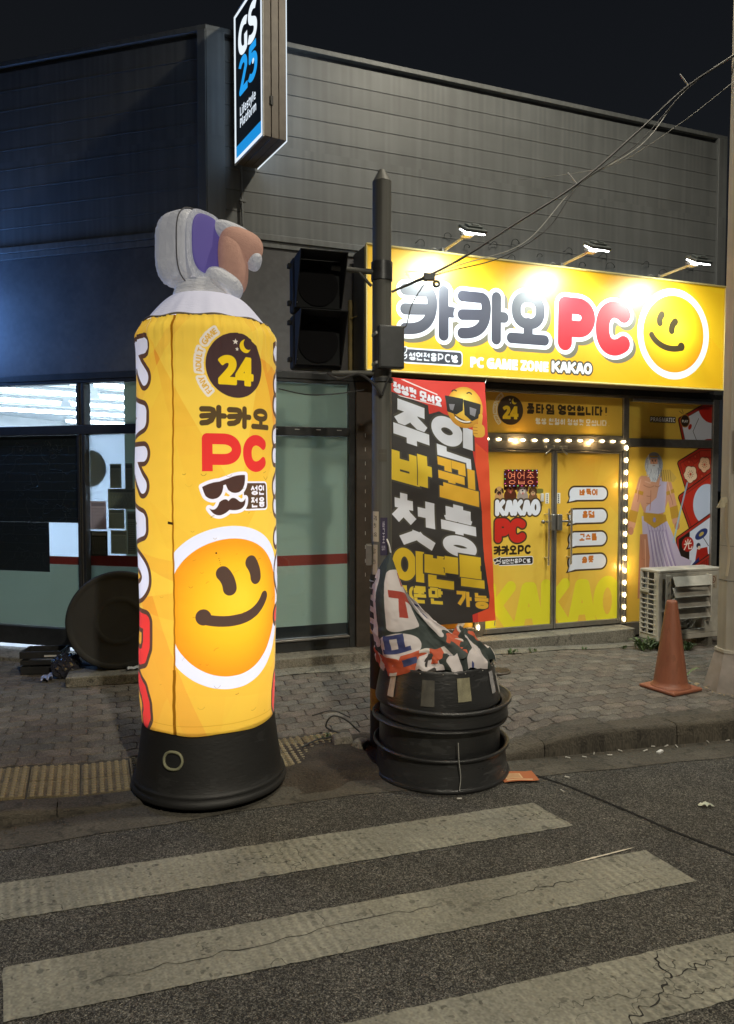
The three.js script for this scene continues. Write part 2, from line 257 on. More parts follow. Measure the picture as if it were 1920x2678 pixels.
function clock24(g, x, y, r, disc, num, pale) { // dark disc with moon, stars and 24, arc lettering at its left
  g.fillStyle = disc; dot(g, x, y, r); g.fill();
  words(g, '24', x, y + r * 0.56, r * 1.12, num, { align: 'center', sx: 0.98, line: r * 0.1 });
  g.fillStyle = num; dot(g, x + r * 0.30, y - r * 0.62, r * 0.21); g.fill(); g.fillStyle = disc; dot(g, x + r * 0.40, y - r * 0.70, r * 0.18); g.fill();
  g.fillStyle = pale; for (const [sx, sy, s] of [[-0.06, -0.72, 0.10], [0.0, -0.50, 0.07]]) { g.beginPath(); for (let k = 0; k < 10; k++) { const a = k * Math.PI / 5 - Math.PI / 2, q = (k % 2 ? 0.42 : 1) * s * r; g.lineTo(x + sx * r + Math.cos(a) * q, y + sy * r + Math.sin(a) * q); } g.fill(); }
  const t = 'FUNY ADULT GAME', a0 = Math.PI * 0.76, a1 = Math.PI * 1.30;
  for (const pass of [0, 1]) [...t].forEach((ch, i) => { const a = lerp(a0, a1, i / (t.length - 1)); g.save(); g.translate(x + Math.cos(a) * r * 1.22, y + Math.sin(a) * r * 1.22); g.rotate(a + Math.PI / 2); g.scale(r * 0.0025, r * 0.0025); g.font = 'bold 100px sans-serif'; g.textAlign = 'center'; g.textBaseline = 'middle'; g.lineJoin = 'round'; if (!pass) { g.lineWidth = 62; g.strokeStyle = pale; g.strokeText(ch, 0, 0); } else { g.fillStyle = '#e2b54e'; g.fillText(ch, 0, 0); } g.restore(); });
}

// ---------------------------------------------------------------- ground
const kerbW = (u) => 2.20 + 0.125 * clamp(u - 0.25, 0, 30);
const kerbH = (u) => u < 0 ? lerp(0.085, 0.035, sm(u, -1.6, -0.9)) : lerp(0.035, 0.155, sm(u, 1.35, 2.15));
const wallY = (u) => lerp(0.195, 0.14, sm(u, 2.6, 4.4));
const walkY = (u, w) => { const h = kerbH(u), k = kerbW(u) - 0.16, t = clamp((k - w) / (k - 0.3), 0, 1); return h + (wallY(u) - h) * Math.pow(t, 1.25); };
const onFrame = (name, label, cat, group, frame = 'R') => thing(name, label, cat, CORNER, frame === 'R' ? TR : TL, group);
function rebase(o, u, v, w, frame = 'R') { o.position.copy(frame === 'R' ? atR(u, v, w) : atL(u, v, w)); for (const c of o.children) c.position.sub(V(u, v, w)); return o; }

{
  const far = (s) => { const k = s * 2 - 1; return 7 * k + 113 * Math.pow(k, 9); }, rg = grid(200, 200, (s, t) => [far(s), 0, -4 - far(t)], (s, t) => [far(s), -4 - far(t)]);
  setting('road', rg, M.asphalt, 'W');
  // concrete gutter along the kerb, and the narrow open joint that crosses the road
  setting('gutter', grid(60, 4, (s, t) => { const u = lerp(-9, 12, s); return [u, 0.004 + 0.006 * (1 - t), lerp(kerbW(u) - 0.02, kerbW(u) + 0.275 + 0.012 * Math.sin(u * 9), t)]; }, (s, t) => [s * 21, t * 0.3]), M.gutter);
  const joint = [[1.60, 2.62], [1.68, 2.80], [1.75, 3.05], [1.80, 3.24], [1.86, 3.5], [1.965, 3.84], [2.05, 4.2], [2.2, 4.9]];
  const jc = new THREE.CatmullRomCurve3(joint.map(([a, b]) => V(a, 0.0045, b)));
  setting('road_joint', grid(80, 1, (s, t) => { const p = jc.getPoint(s), q = 0.007 + 0.005 * hash(Math.floor(s * 80), 1, 3); return [p.x + (t - 0.5) * q * 2, p.y, p.z]; }), std([0.008, 0.008, 0.008], 1));
}
// crossing stripes: thick paint with rolled ridges, worn specks and cracks
const tPaint = tex(1024, (x, y) => {
  const a = fbm(x * 6, y * 6, 6, 81, 5), b = vnoise(x * 200, y * 200, 200, 82), ridge = 0.5 + 0.5 * Math.sin(x * 6.2832 * 34 + 5 * fbm(x * 4, y * 4, 4, 83, 3));
  const wear = fbm(x * 30, y * 30, 30, 84, 3), web = Math.abs(fbm(x * 9, y * 9, 9, 85, 4) - 0.5), patch = sm(fbm(x * 3, y * 3, 3, 86, 3), 0.52, 0.62);
  const chip = fbm(x * 60, y * 60, 60, 89, 2); let v = 0.59 + 0.17 * (a - 0.5) + 0.15 * (b - 0.5) + 0.055 * (ridge - 0.5) * (0.4 + patch); if (wear < 0.26) v -= 0.11; if (chip < 0.17) v -= 0.16; if (web < 0.004 && patch > 0.3) v -= 0.30; return [v * 1.01, v * 0.985, v * 0.90];
}, true, 1.5);
const tPaintBump = tex(512, (x, y) => 0.5 + 0.5 * Math.sin(x * 6.2832 * 34 + 5 * fbm(x * 4, y * 4, 4, 83, 3)) * fbm(x * 5, y * 5, 5, 87, 2) + 0.3 * vnoise(x * 120, y * 120, 120, 88), false, 1.5);
const mPaint = std([0.585, 0.61, 0.61], 0.8, { map: tPaint, bumpMap: tPaintBump, bumpScale: 0.004 });
const mCrack = std([0.016, 0.015, 0.014], 1);
function crack(pts, w, rough, parent, y) {
  const c = new THREE.CatmullRomCurve3(pts.map(([a, b]) => V(a, 0, b))), n = 70, s0 = Math.floor(rnd() * 1e5);
  part('crack', grid(n, 1, (s, t) => { const p = c.getPoint(s), d = c.getTangent(s), k = (vnoise(s * 24, 0, 999, s0) - 0.5) * rough, q = w * 0.75 * (0.25 + 1.1 * vnoise(s * 17, 3, 999, s0 + 1)) * Math.sin(Math.PI * clamp(s, 0.02, 0.98)) ** 0.4, o = k + (t - 0.5) * q; return [p.x - d.z * o, y, p.z + d.x * o]; }), mCrack, parent);
}
const stripes = [[-1.44, 1.36, 1.405, 2.888, 0.316, 0.0487], [-1.33, 1.580, 1.597, 3.54, 0.312, 0.050], [-1.22, 1.79, 1.82, 4.215, 0.315, 0.050], [-1.15, 2.0, 2.03, 4.90, 0.32, 0.05]];
stripes.forEach(([ul, ur, ur2, w0, wd, sl], k) => {
  const g = grid(90, 6, (s, t) => { const e = 0.006 * (hash(Math.floor(s * 90), k, 5) - 0.5), u = lerp(ul + t * 0.03, lerp(ur, ur2, t), s), edge = t === 0 || t === 1 ? e : 0; return [u + (s === 0 || s === 1 ? 0.008 * (hash(k, Math.floor(t * 6), 8) - 0.5) : 0), 0.0045, w0 + sl * u + t * wd + edge]; }, (s, t) => [s * (ur - ul) + k * 0.37, t * wd + k * 0.61]);
  const o = setting('crossing_stripe', g, mPaint);
  const W = (u, t) => [u, w0 + sl * u + t * wd];
  if (k === 1) { crack([W(-1.0, 0.60), W(-0.7, 0.56), W(-0.35, 0.50), W(0.1, 0.42), W(0.42, 0.40)], 0.007, 0.03, o, 0.0062); crack([W(0.62, 0.55), W(0.8, 0.48), W(1.0, 0.45), W(1.16, 0.46)], 0.006, 0.025, o, 0.0062); crack([W(1.2, 0.82), W(1.4, 0.74)], 0.005, 0.012, o, 0.0062); crack([W(-0.55, 0.5), W(-0.62, 0.28), W(-0.58, 0.12)], 0.003, 0.03, o, 0.0062); }
  if (k === 0) { crack([W(0.85, 0.25), W(0.93, 0.45), W(1.02, 0.62), W(1.0, 0.85)], 0.004, 0.04, o, 0.0062); crack([W(0.82, 0.32), W(1.1, 0.35)], 0.003, 0.02, o, 0.0062); crack([W(-0.2, 0.6), W(0.05, 0.4)], 0.003, 0.03, o, 0.0062); }
  if (k === 2) { crack([W(0.62, 1.02), W(0.78, 0.82), W(0.9, 0.62), W(1.0, 0.45), W(1.02, 0.20), W(1.08, 0.03)], 0.012, 0.05, o, 0.0062); crack([W(1.0, 0.46), W(1.14, 0.40), W(1.32, 0.42), W(1.5, 0.30), W(1.75, 0.16)], 0.009, 0.04, o, 0.0062); crack([W(0.9, 0.62), W(0.75, 0.58), W(0.58, 0.50), W(0.45, 0.52)], 0.005, 0.05, o, 0.0062); crack([W(0.86, 0.7), W(0.98, 0.8), W(1.12, 0.78), W(1.2, 0.92)], 0.005, 0.04, o, 0.0062); crack([W(1.3, 0.42), W(1.28, 0.22), W(1.22, 0.10)], 0.005, 0.04, o, 0.0062); crack([W(1.02, 0.47), W(1.06, 0.66), W(1.04, 0.76)], 0.005, 0.03, o, 0.0062); }
});

// kerb stones
{
  const kerb = setting('kerb');
  for (let i = 0; i < 19; i++) {
    const a = -8.2 + i * 1.0 + 0.02, b = a + 0.995, tone = i % 3;
    const g = grid(8, 9, (s, t) => {
      const u = lerp(a, b, s), h = kerbH(u), w = kerbW(u), e = Math.min(0.028, h * 0.45), n = (vnoise(u * 14, t * 9, 999, 5 + i) - 0.5) * 0.007, prof = [[-0.16, -0.1], [-0.16, h - 0.004], [-0.155, h], [-0.08, h], [-e, h], [-e * 0.55, h - e * 0.12], [-e * 0.12, h - e * 0.55], [0, h - e], [0.004, h * 0.4], [0.008, -0.1]];
      const [dw, y] = prof[Math.round(t * 9)]; return [u, y + (y > 0 ? n * 0.6 : 0), w + dw + n];
    }, (s, t) => [lerp(a, b, s), t * 0.4]);
    part('kerb_stone', g, [M.kerb, M.kerbB ??= std([0.29, 0.265, 0.235], 0.92, { map: tConcrete, bumpMap: tConcreteBump, bumpScale: 0.006 }), M.kerbC ??= std([0.31, 0.28, 0.24], 0.92, { map: tConcrete, bumpMap: tConcreteBump, bumpScale: 0.006 })][tone], kerb);
  }
}
// pavement: sand bed, interlocking wavy pavers, a cast strip along the buildings
{
  const walk = setting('sidewalk');
  const lw = (u) => u < 0 ? 0.7415 * u : 0;   // where the buildings' fronts stand
  part('sand_bed', grid(120, 24, (s, t) => { const u = lerp(-8, 11, s), w = lerp(lw(u) - 0.3, kerbW(u) - 0.12, t); return [u, walkY(u, w) - 0.0075, w]; }, (s, t) => [s * 19, t * 2.4]), M.sand, walk);
  part('cast_strip', grid(60, 3, (s, t) => { const u = lerp(0.0, 4.4, s), w = lerp(0.18, 0.43 + 0.02 * Math.sin(u * 7), t); return [u, walkY(u, w) + 0.004 + 0.003 * vnoise(u * 8, t * 3, 99, 2), w]; }, (s, t) => [s * 4.4, t * 0.2]), M.concrete, walk);
  part('mortar_strip', grid(90, 2, (s, t) => { const u = lerp(-8, 9, s), w = lerp(kerbW(u) - 0.34, kerbW(u) - 0.15, t); return [u, walkY(u, w) - 0.0035, w]; }, (s, t) => [s * 17, t * 0.19]), M.gutter, walk);
  const L = 0.205, W = 0.105, A = 0.0075, Gp = 0.002;
  const pg = [0, 1, 2].map((k) => {
    const f = (x) => A * Math.sin(x / (L / 2) * 6.2832) , gx = (y) => A * 0.8 * Math.sin(y / W * 6.2832), pts = [], nL = 8, nW = 3;
    for (let i = 0; i < nL; i++) pts.push([i / nL * L, f(i / nL * L)]);
    for (let i = 0; i < nW; i++) pts.push([L + gx(i / nW * W), i / nW * W]);
    for (let i = 0; i < nL; i++) pts.push([L - i / nL * L, W + f(L - i / nL * L)]);
    for (let i = 0; i < nW; i++) pts.push([gx(W - i / nW * W), W - i / nW * W]);
    const c = [L / 2, W / 2], ins = (p, d) => { const dx = c[0] - p[0], dy = c[1] - p[1]; return [p[0] + Math.sign(dx) * Math.min(d, Math.abs(dx)), p[1] + Math.sign(dy) * Math.min(d, Math.abs(dy))]; };
    const pos = [], uv = [], N = pts.length, o = k * 0.31, v = (p, y) => { pos.push(p[0] - c[0], y, p[1] - c[1]); uv.push(p[0] + o, p[1] + o * 1.7); };
    const top = pts.map((p) => ins(p, Gp + 0.004)), mid = pts.map((p) => ins(p, Gp)), tri = THREE.ShapeUtils.triangulateShape(top.map((p) => new THREE.Vector2(...p)), []);
    for (const [a, b, d] of tri) { v(top[a], 0); v(top[d], 0); v(top[b], 0); }
    for (let i = 0; i < N; i++) { const j = (i + 1) % N; v(top[i], 0); v(top[j], 0); v(mid[j], -0.006); v(top[i], 0); v(mid[j], -0.006); v(mid[i], -0.006); }
    const g = new THREE.BufferGeometry(); g.setAttribute('position', new THREE.Float32BufferAttribute(pos, 3)); g.setAttribute('uv', new THREE.Float32BufferAttribute(uv, 2)); g.computeVertexNormals(); return g;
  });
  const tones = [[0.235, 0.22, 0.20], [0.205, 0.19, 0.175], [0.225, 0.20, 0.175], [0.19, 0.18, 0.165], [0.215, 0.185, 0.165]].map((c) => std([c[0] * 1.28, c[1] * 1.24, c[2] * 1.17], 0.88, { map: tPaver, bumpMap: tFine, bumpScale: 0.0025 }));
  const list = [];
  for (let r = -40; r < 26; r++) for (let c = -34; c < 40; c++) {
    const w = 0.2 + r * W, u = c * L + (r & 1 ? L / 2 : 0), cu = u + L / 2, cw = w + W / 2, t0 = cu < 0.66 && cu > -3.1 ? 1.60 : kerbW(cu) - 0.17;
    if (cw + W / 2 > t0 || cw < lw(cu) + (cu > 0 && cu < 4.45 ? 0.42 : 0.3) || cu > 7 || cu < -5.5) continue;
    if (Math.hypot(cu - 2.34, cw - 0.93) < 0.12) continue;
    const y = walkY(cu, cw), dy = (walkY(cu, cw + 0.03) - walkY(cu, cw - 0.03)) / 0.06, du = (walkY(cu + 0.03, cw) - walkY(cu - 0.03, cw)) / 0.06, P = atR(cu, y, cw);
    const sx = P.x / -P.z, inView = Math.abs(sx) < 0.52 && P.z < -2;
    list.push({ cu, cw, y, rx: -Math.atan(dy) + rr(-0.004, 0.004), rz: Math.atan(du) + rr(-0.004, 0.004), lift: rr(-0.0012, 0.0012), d: inView ? P.length() : 1e3 + P.length(), k: Math.floor(rnd() * 3), m: Math.floor(rnd() * 5), spin: 0 });
  }
  list.sort((a, b) => a.d - b.d);
  const rest = [];
  list.forEach((p, i) => {
    if (i < 300) { const o = part('paver', pg[p.k], tones[p.m], walk); o.position.set(p.cu, p.y + p.lift, p.cw); o.rotation.set(p.rx, 0, p.rz); }
    else rest.push([p.m, pg[p.k].clone().applyMatrix4(new THREE.Matrix4().makeRotationFromEuler(new THREE.Euler(p.rx, 0, p.rz)).setPosition(p.cu, p.y + p.lift, p.cw))]);
  });
  for (let m = 0; m < 5; m++) { const gs = rest.filter((r) => r[0] === m).map((r) => r[1]); if (gs.length) { const o = part('paver_field', merge(gs), tones[m], walk); o.userData.kind = 'stuff'; } }
  // flush cast drain lid in the pavement
  const lid = setting('drain_cover'); lid.position.copy(atR(2.34, walkY(2.34, 0.93) + 0.003, 0.93));
  part('rim', new THREE.TorusGeometry(0.10, 0.012, 6, 32).rotateX(Math.PI / 2), M.brown, lid); part('lid', new THREE.CylinderGeometry(0.095, 0.095, 0.012, 28), std([0.13, 0.11, 0.10], 0.6, { metalness: 0.4 }), lid);
  for (let i = -3; i <= 3; i++) part('bar', box(-Math.sqrt(0.0078 - (i * 0.024) ** 2), Math.sqrt(0.0078 - (i * 0.024) ** 2), 0.006, 0.011, i * 0.024 - 0.006, i * 0.024 + 0.006), M.brown, lid);
}
// yellow tactile tiles with flat-topped studs
{
  const strip = setting('tactile_paving');
  const tw = 0.285, th = 0.213, g = [metreUV(rbox(-tw / 2 + 0.004, tw / 2 - 0.004, -0.02, 0.006, -th / 2 + 0.004, th / 2 - 0.004, 0.003))];
  for (let i = 0; i < 6; i++) for (let j = 0; j < 6; j++) g.push(new THREE.CylinderGeometry(0.0115, 0.016, 0.010, 8).scale(1, 1, 0.8).translate((i - 2.5) * tw / 6.3, 0.011, (j - 2.5) * th / 6.3));
  const geo = g[0], studs = merge(g.slice(1)), mStud = std([0.52, 0.43, 0.26], 0.8, { map: tPaver }), mats = [[0.34, 0.27, 0.15], [0.31, 0.25, 0.14], [0.29, 0.24, 0.15]].map((c) => std(c, 0.85, { map: tPaver, bumpMap: tFine, bumpScale: 0.002 }));  // studs worn paler; tiles darker with dirt and painted-in shade round the studs
  for (let c = 0; c < 13; c++) for (let r = 0; r < 2; r++) {
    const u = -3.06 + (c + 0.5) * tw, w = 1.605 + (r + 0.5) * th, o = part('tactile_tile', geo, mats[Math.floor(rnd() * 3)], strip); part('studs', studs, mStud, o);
    o.position.set(u, walkY(u, w) + rr(-0.003, 0.003), w); o.rotation.x = -Math.atan((walkY(u, w + 0.05) - walkY(u, w - 0.05)) / 0.1) + rr(-0.01, 0.01); o.rotation.z = Math.atan((walkY(u + 0.05, w) - walkY(u - 0.05, w)) / 0.1) + rr(-0.012, 0.012);
  }
}

// ---------------------------------------------------------------- the corner building
const building = thing('corner_building', 'low grey metal-clad corner building with blank fascia, behind the inflatable column', 'building', CORNER);
const bR = (n, g, m, l) => { const o = part(n, g, m, building, l); o.rotation.y = TR; return o; };
const bL = (n, g, m, l) => { const o = part(n, g, m, building, l); o.rotation.y = TL; return o; };
{
  const top = 5.70, R1 = 5.78, LX = -6.6;
  // ribbed panels, one piece per course
  const strip = (x0, x1, y0, y1) => { const p = [[-0.03, 0], [0.001, 0], [0.0025, 0.003], [0.0025, 0.010], [0.0, 0.014], [0.0, y1 - y0 - 0.004], [-0.003, y1 - y0 - 0.001], [-0.03, y1 - y0 - 0.001]];
    return metreUV(merge([grid(1, p.length - 1, (s, t) => { const q = p[Math.round(t * (p.length - 1))]; return [lerp(x0, x1, s), y0 + q[1], q[0]]; }).toNonIndexed()].map((g) => (g.computeVertexNormals(), g)))); };
  for (let i = 0; i < 9; i++) { const y0 = 4.01 + i * 0.1785, y1 = y0 + 0.1785; bR('wall_panel', strip(0.15, 5.66, y0, y1), i % 3 === 1 ? (M.wallB ??= std([0.178, 0.190, 0.194], 0.57, { map: tStreak, metalness: 0.15 })) : M.wall); bL('wall_panel', strip(LX, -0.06, y0, y1), i % 3 === 2 ? M.wallB : M.wall); }
  bR('corner_trim', rbox(-0.004, 0.155, 3.99, top - 0.03, -0.02, 0.022, 0.006), M.trim); bL('corner_trim', rbox(-0.075, 0.006, 3.99, top - 0.03, -0.02, 0.0225, 0.006), M.trim);
  bR('end_trim', rbox(5.655, R1, 2.78, top - 0.03, -0.3, 0.03, 0.006), M.trim);
  bR('parapet_cap', rbox(-0.01, R1 + 0.02, top - 0.035, top + 0.012, -0.22, 0.012, 0.006), M.wall); bL('parapet_cap', rbox(LX, 0.01, top - 0.034, top + 0.013, -0.22, 0.0125, 0.006), M.wall);
  bR('flashing', [rbox(-0.012, R1, 3.955, 4.008, -0.02, 0.045, 0.004), rbox(-0.012, R1, 3.90, 3.953, -0.02, 0.028, 0.004)], M.trim); bL('flashing', [rbox(LX, 0.012, 3.956, 4.009, -0.02, 0.045, 0.004), rbox(LX, 0.012, 3.90, 3.954, -0.02, 0.028, 0.004)], M.trim);
  bR('backing_wall', [box(0, R1, 2.80, 5.68, -0.22, -0.035), box(R1 - 0.15, R1, 0.05, 2.8, -0.22, -0.03)], M.fascia); bL('backing_wall', box(LX, 0, 2.80, 5.68, -0.22, -0.036), M.fascia);
  bR('side_wall', box(R1 - 0.16, R1 - 0.01, 0, 5.68, -7, -0.22), M.wall);
  // the blank sign band
  bR('fascia_panel', rbox(0.0, 1.435, 2.825, 3.898, -0.034, 0.012, 0.004), std([0.13, 0.132, 0.145], 0.5, { map: tGrime })); bL('fascia_panel', rbox(LX, 0.0, 2.825, 3.898, -0.034, 0.0125, 0.004), M.fascia);
  bR('soffit_trim', rbox(0, R1, 2.765, 2.822, -0.06, 0.03, 0.004), M.frameDark); bL('soffit_trim', rbox(LX, 0, 2.765, 2.823, -0.06, 0.03, 0.004), M.frameDark);
  bR('column', rbox(1.34, 1.505, 0.27, 2.763, -0.1, 0.05, 0.008), M.brown);
  bR('step', [rbox(-0.02, 4.42, -0.1, 0.285, -0.12, 0.245, 0.012)], M.concrete); bL('step', rbox(LX, 0.02, -0.1, 0.235, -0.12, 0.27, 0.012), M.concrete);
  // shell of the shop behind the glass: roof, ceiling, floor, walls
  const S = new THREE.Shape([[-0.10, 0.16], [-6.9, 0.16], [-6.9, 11], [4.55, 11], [4.55, 3.62]].map(([x, w]) => new THREE.Vector2(x, w)));
  const slab = (y0, y1) => new THREE.ExtrudeGeometry(S, { depth: y1 - y0, bevelEnabled: false }).rotateX(-Math.PI / 2).translate(0, y0, 0);
  bL('roof_slab', slab(5.2, 5.35), M.fascia); bL('ceiling', slab(3.02, 3.10), M.room); bL('floor', slab(0.14, 0.20), std([0.55, 0.55, 0.54], 0.5));
  const wallT = (a, b) => { const A = V(a[0], 0, -a[1]), B = V(b[0], 0, -b[1]), d = B.clone().sub(A); return new THREE.BoxGeometry(d.length(), 2.84, 0.12).rotateY(-Math.atan2(d.z, d.x)).translate((A.x + B.x) / 2, 1.61, (A.z + B.z) / 2); };
  bL('inner_wall', [wallT([-6.9, 0.2], [-6.9, 11]), wallT([-6.9, 11], [4.55, 11]), wallT([4.55, 11], [4.55, 3.7])], M.room);
  bR('partition', box(1.38, 1.46, 0.2, 3.02, -7.5, -0.12), M.room);  // unseen wall added to keep store light from leaking round the doors
  // small old fixings left on the cladding above the yellow sign
  const hooks = [[1.95, 4.10], [2.32, 4.20], [2.52, 4.12], [2.75, 4.17], [2.95, 4.06], [3.08, 4.22], [3.35, 4.12], [3.62, 4.20], [3.88, 4.08], [4.05, 4.19], [4.25, 4.10], [4.62, 4.17], [4.95, 4.10], [5.22, 4.19]];
  for (const [u, v] of hooks) { const k = rr(0.02, 0.045), f = rnd() < 0.5 ? -1 : 1; bR('bent_fixing', pipe([[u, v, 0.01], [u, v, 0.035], [u + f * k, v + k * 0.9, 0.04], [u + f * k * 2.2, v + k * 0.6, 0.03], [u + f * k * 2.4, v - k * 0.6, 0.02]], 0.0035, 14, 5), M.frameDark); }
  // conduit down from the projecting sign
  bR('conduit', [rod([0.30, 4.02, 0.03], [0.285, 4.56, 0.03], 0.011), rbox(0.272, 0.325, 4.26, 4.28, 0.015, 0.045, 0.003)], M.trim);
}
// ceiling lights of the store: rows of bare tubes seen through the upper panes
{
  const dir = V(0.788, 0, -0.616), tubeMat = std([0.9, 0.9, 0.9], 0.4, { emissive: rgb(0.78, 0.89, 1), emissiveIntensity: 34 });
  const rows = [[-3.45, -8.35], [-4.04, -9.35], [-4.57, -10.5], [-5.2, -11.9], [-5.9, -13.6]];
  rows.forEach(([x, z], r) => {
    for (let k = -1; k < 3; k++) {
      const c = V(x, 0, z).addScaledVector(dir, k * 1.32 + (r % 2) * 0.3 - 0.35), [u, w] = [c.clone().sub(CORNER).dot(UL), c.clone().sub(CORNER).dot(NL)];
      if (w > -0.5 || w < -10.4 || u < -6.5 || w > -0.74 * u - 0.6) continue;
      const t = thing('ceiling_light', 'bare fluorescent batten in a row on the white store ceiling', 'ceiling light', V(c.x, 2.93, c.z), Math.atan2(-dir.z, dir.x), 'fluorescent battens on the store ceiling');
      part('housing', rbox(-0.61, 0.61, 0.045, 0.088, -0.05, 0.05, 0.006), M.room, t); part('tube', rod([-0.58, 0.02, 0], [0.58, 0.02, 0], 0.022, 10), tubeMat, t); 
      if (k === 0 || k === 1) { const l = new THREE.RectAreaLight(0xc6dcff, 40, 1.15, 0.12); l.position.set(0, -0.012, 0); l.rotation.x = -Math.PI / 2; t.add(l); }
    }
  });
}

// ---------------------------------------------------------------- glazing of the convenience store
const film = (c, tr, rough = 1) => phys(c, rough, { transmission: tr, thickness: 0, ior: 1.3 });
const mFrost = film([0.50, 0.58, 0.53], 0.35), mFrostPale = film([0.82, 0.86, 0.92], 0.85), mRed = phys([0.36, 0.045, 0.035], 0.6, { transmission: 0.25, thickness: 0 }), mBlackFilm = std([0.020, 0.024, 0.032], 0.35);
const tCreased = tex(512, (x, y) => { const a = Math.abs(fbm(x * 7, y * 7, 7, 91, 4) - 0.5), b = Math.abs(((y * 12) % 1) - 0.5), c = Math.abs(((x * 5 + Math.floor(y * 12) * 0.37) % 1) - 0.5); return 0.5 + (a < 0.012 ? 0.4 : 0) + (b > 0.47 ? 0.25 : 0) + (c > 0.485 ? 0.15 : 0); }, false, 1.0);
const mOldFilm = phys([0.030, 0.036, 0.048], 0.34, { bumpMap: tCreased, bumpScale: 0.006 });
function posterTex(seedN, bg, ink) { return board(0.2, 0.28, 640, (g) => { g.translate(0, -0.28); g.fillStyle = bg; g.fillRect(0, 0, 0.2, 0.28); seed = seedN; g.fillStyle = ink; g.globalAlpha = 0.55; g.fillRect(0.015, 0.015, 0.17, 0.035); for (let y = 0.07; y < 0.26; y += 0.014) { let x = 0.018; while (x < 0.17) { const l = rr(0.008, 0.03); g.fillRect(x, y, Math.min(l, 0.182 - x), 0.006); x += l + 0.006; } } g.globalAlpha = 1; }); }
{
  const s = onFrame('store_window_wall', 'dark framed store window wall with bright ceiling lights showing through its top panes', 'window', null, 'L');
  const m1 = [-1.331, -1.244], ends = [-2.86, -0.06], fr = (a, b, c, d, z0 = -0.07, z1 = 0.025) => rbox(a, b, c, d, z0, z1, 0.005);
  part('frame', [fr(-5.6, ends[1], 2.735, 2.764), fr(-5.6, ends[1], 2.27, 2.355), fr(-5.6, ends[1], 0.30, 0.47), fr(m1[0], m1[0] + 0.03, 0.471, 2.269), fr(m1[1] - 0.03, m1[1], 0.471, 2.269), fr(m1[0], m1[0] + 0.03, 2.356, 2.734), fr(m1[1] - 0.03, m1[1], 2.356, 2.734), fr(ends[1], -0.005, 0.30, 2.764), fr(-2.94, ends[0], 0.471, 2.269), fr(-2.94, ends[0], 2.356, 2.734), fr(-5.6, -5.52, 0.471, 2.734)], M.frameDark, s);
  part('mullion_cover', [rbox(m1[0] + 0.031, m1[1] - 0.031, 0.471, 2.269, -0.05, 0.010, 0.004), rbox(m1[0] + 0.031, m1[1] - 0.031, 2.356, 2.734, -0.05, 0.010, 0.004)], M.alu, s);
  for (const [a, b] of [[ends[0], m1[0]], [m1[1], ends[1]], [-5.52, -2.94]]) { part('pane', box(a, b, 2.356, 2.734, -0.034, -0.030), glass, s); part('pane', box(a, b, 0.471, 2.269, -0.034, -0.030), glass, s); }
  const f = (n, a, b, c, d, m, z = -0.040) => part(n, box(a, b, c, d, z - 0.002, z), m, s);
  f('window_film', ends[0], -1.3315, 1.4555, 2.2685, mOldFilm); f('window_film', ends[0], -1.6955, 0.986, 1.455, mOldFilm); f('window_film', -5.5, -2.95, 0.99, 2.268, mOldFilm); f('white_film', -1.695, -1.3315, 1.14, 1.455, mFrostPale); f('red_stripe', -1.695, -1.3315, 1.0635, 1.1395, mRed);
  f('frosted_film', -1.695, -1.3315, 0.4715, 1.063, mFrost); f('frosted_film', ends[0], -1.6955, 0.4715, 0.9855, mFrost); f('frosted_film', -5.5, -2.95, 0.475, 0.985, mFrost);
  f('white_film', -1.2435, -0.8705, 1.1635, 2.2685, mFrostPale); f('frosted_film', -0.870, -0.0605, 1.1635, 2.2685, mFrost); f('red_stripe', -1.2435, -0.0605, 1.0635, 1.163, mRed); f('frosted_film', -1.2435, -0.0605, 0.4715, 1.063, mFrost); f('frosted_film', -0.870, -0.0605, 2.3565, 2.7335, mFrost);
  part('round_mark', new THREE.CylinderGeometry(0.17, 0.17, 0.002, 40, 1, false, Math.PI / 2 * 0, Math.PI).rotateX(Math.PI / 2).rotateZ(0).translate(-1.238, 1.96, -0.0455), std([0.10, 0.13, 0.12], 0.8), s);
  rebase(s, -1.4, 0.3, 0, 'L');
  const pm = [[11, '#8fa088', '#3a443a'], [12, '#6a786a', '#333b33'], [13, '#b4b2cc', '#6a6a80'], [14, '#2c3230', '#b4bcb4'], [15, '#93a48e', '#48544a']].map(([n, b, i]) => { const t = posterTex(n, b, i); return std([1, 1, 1], 0.8, { map: t }); });
  const posts = [[-1.02, -0.90, 1.78, 2.00, 0, 'green notice sheet with white lettering stuck inside the store window'], [-0.86, -0.785, 1.76, 2.005, 1, 'narrow dark notice sheet beside the green sheet in the store window'], [-1.045, -0.76, 1.59, 1.775, 1, 'wide plain dark green sheet taped below the two notices in the store window'], [-1.235, -1.065, 1.40, 1.66, 2, 'pale lilac notice sheet beside the window mullion'], [-1.04, -0.875, 1.41, 1.585, 4, 'small grey-green notice sheet under the wide dark sheet'], [-1.235, -1.055, 1.155, 1.385, 3, 'black opening-hours sheet with pale print near the red stripe'], [-1.02, -0.85, 1.18, 1.395, 4, 'tall grey-green sheet beside the black opening-hours sheet'], [-0.845, -0.76, 1.18, 1.57, 1, 'long narrow dark sheet at the right of the store window notices']];
  for (const [a, b, c, d, k, l] of posts) { const t = thingL('notice_sheet', l, 'notice', (a + b) / 2, c, -0.0285, 'notices on the store window'); part('paper', sheet(b - a, d - c).translate(0, (d - c) / 2, 0), pm[k], t); }
}
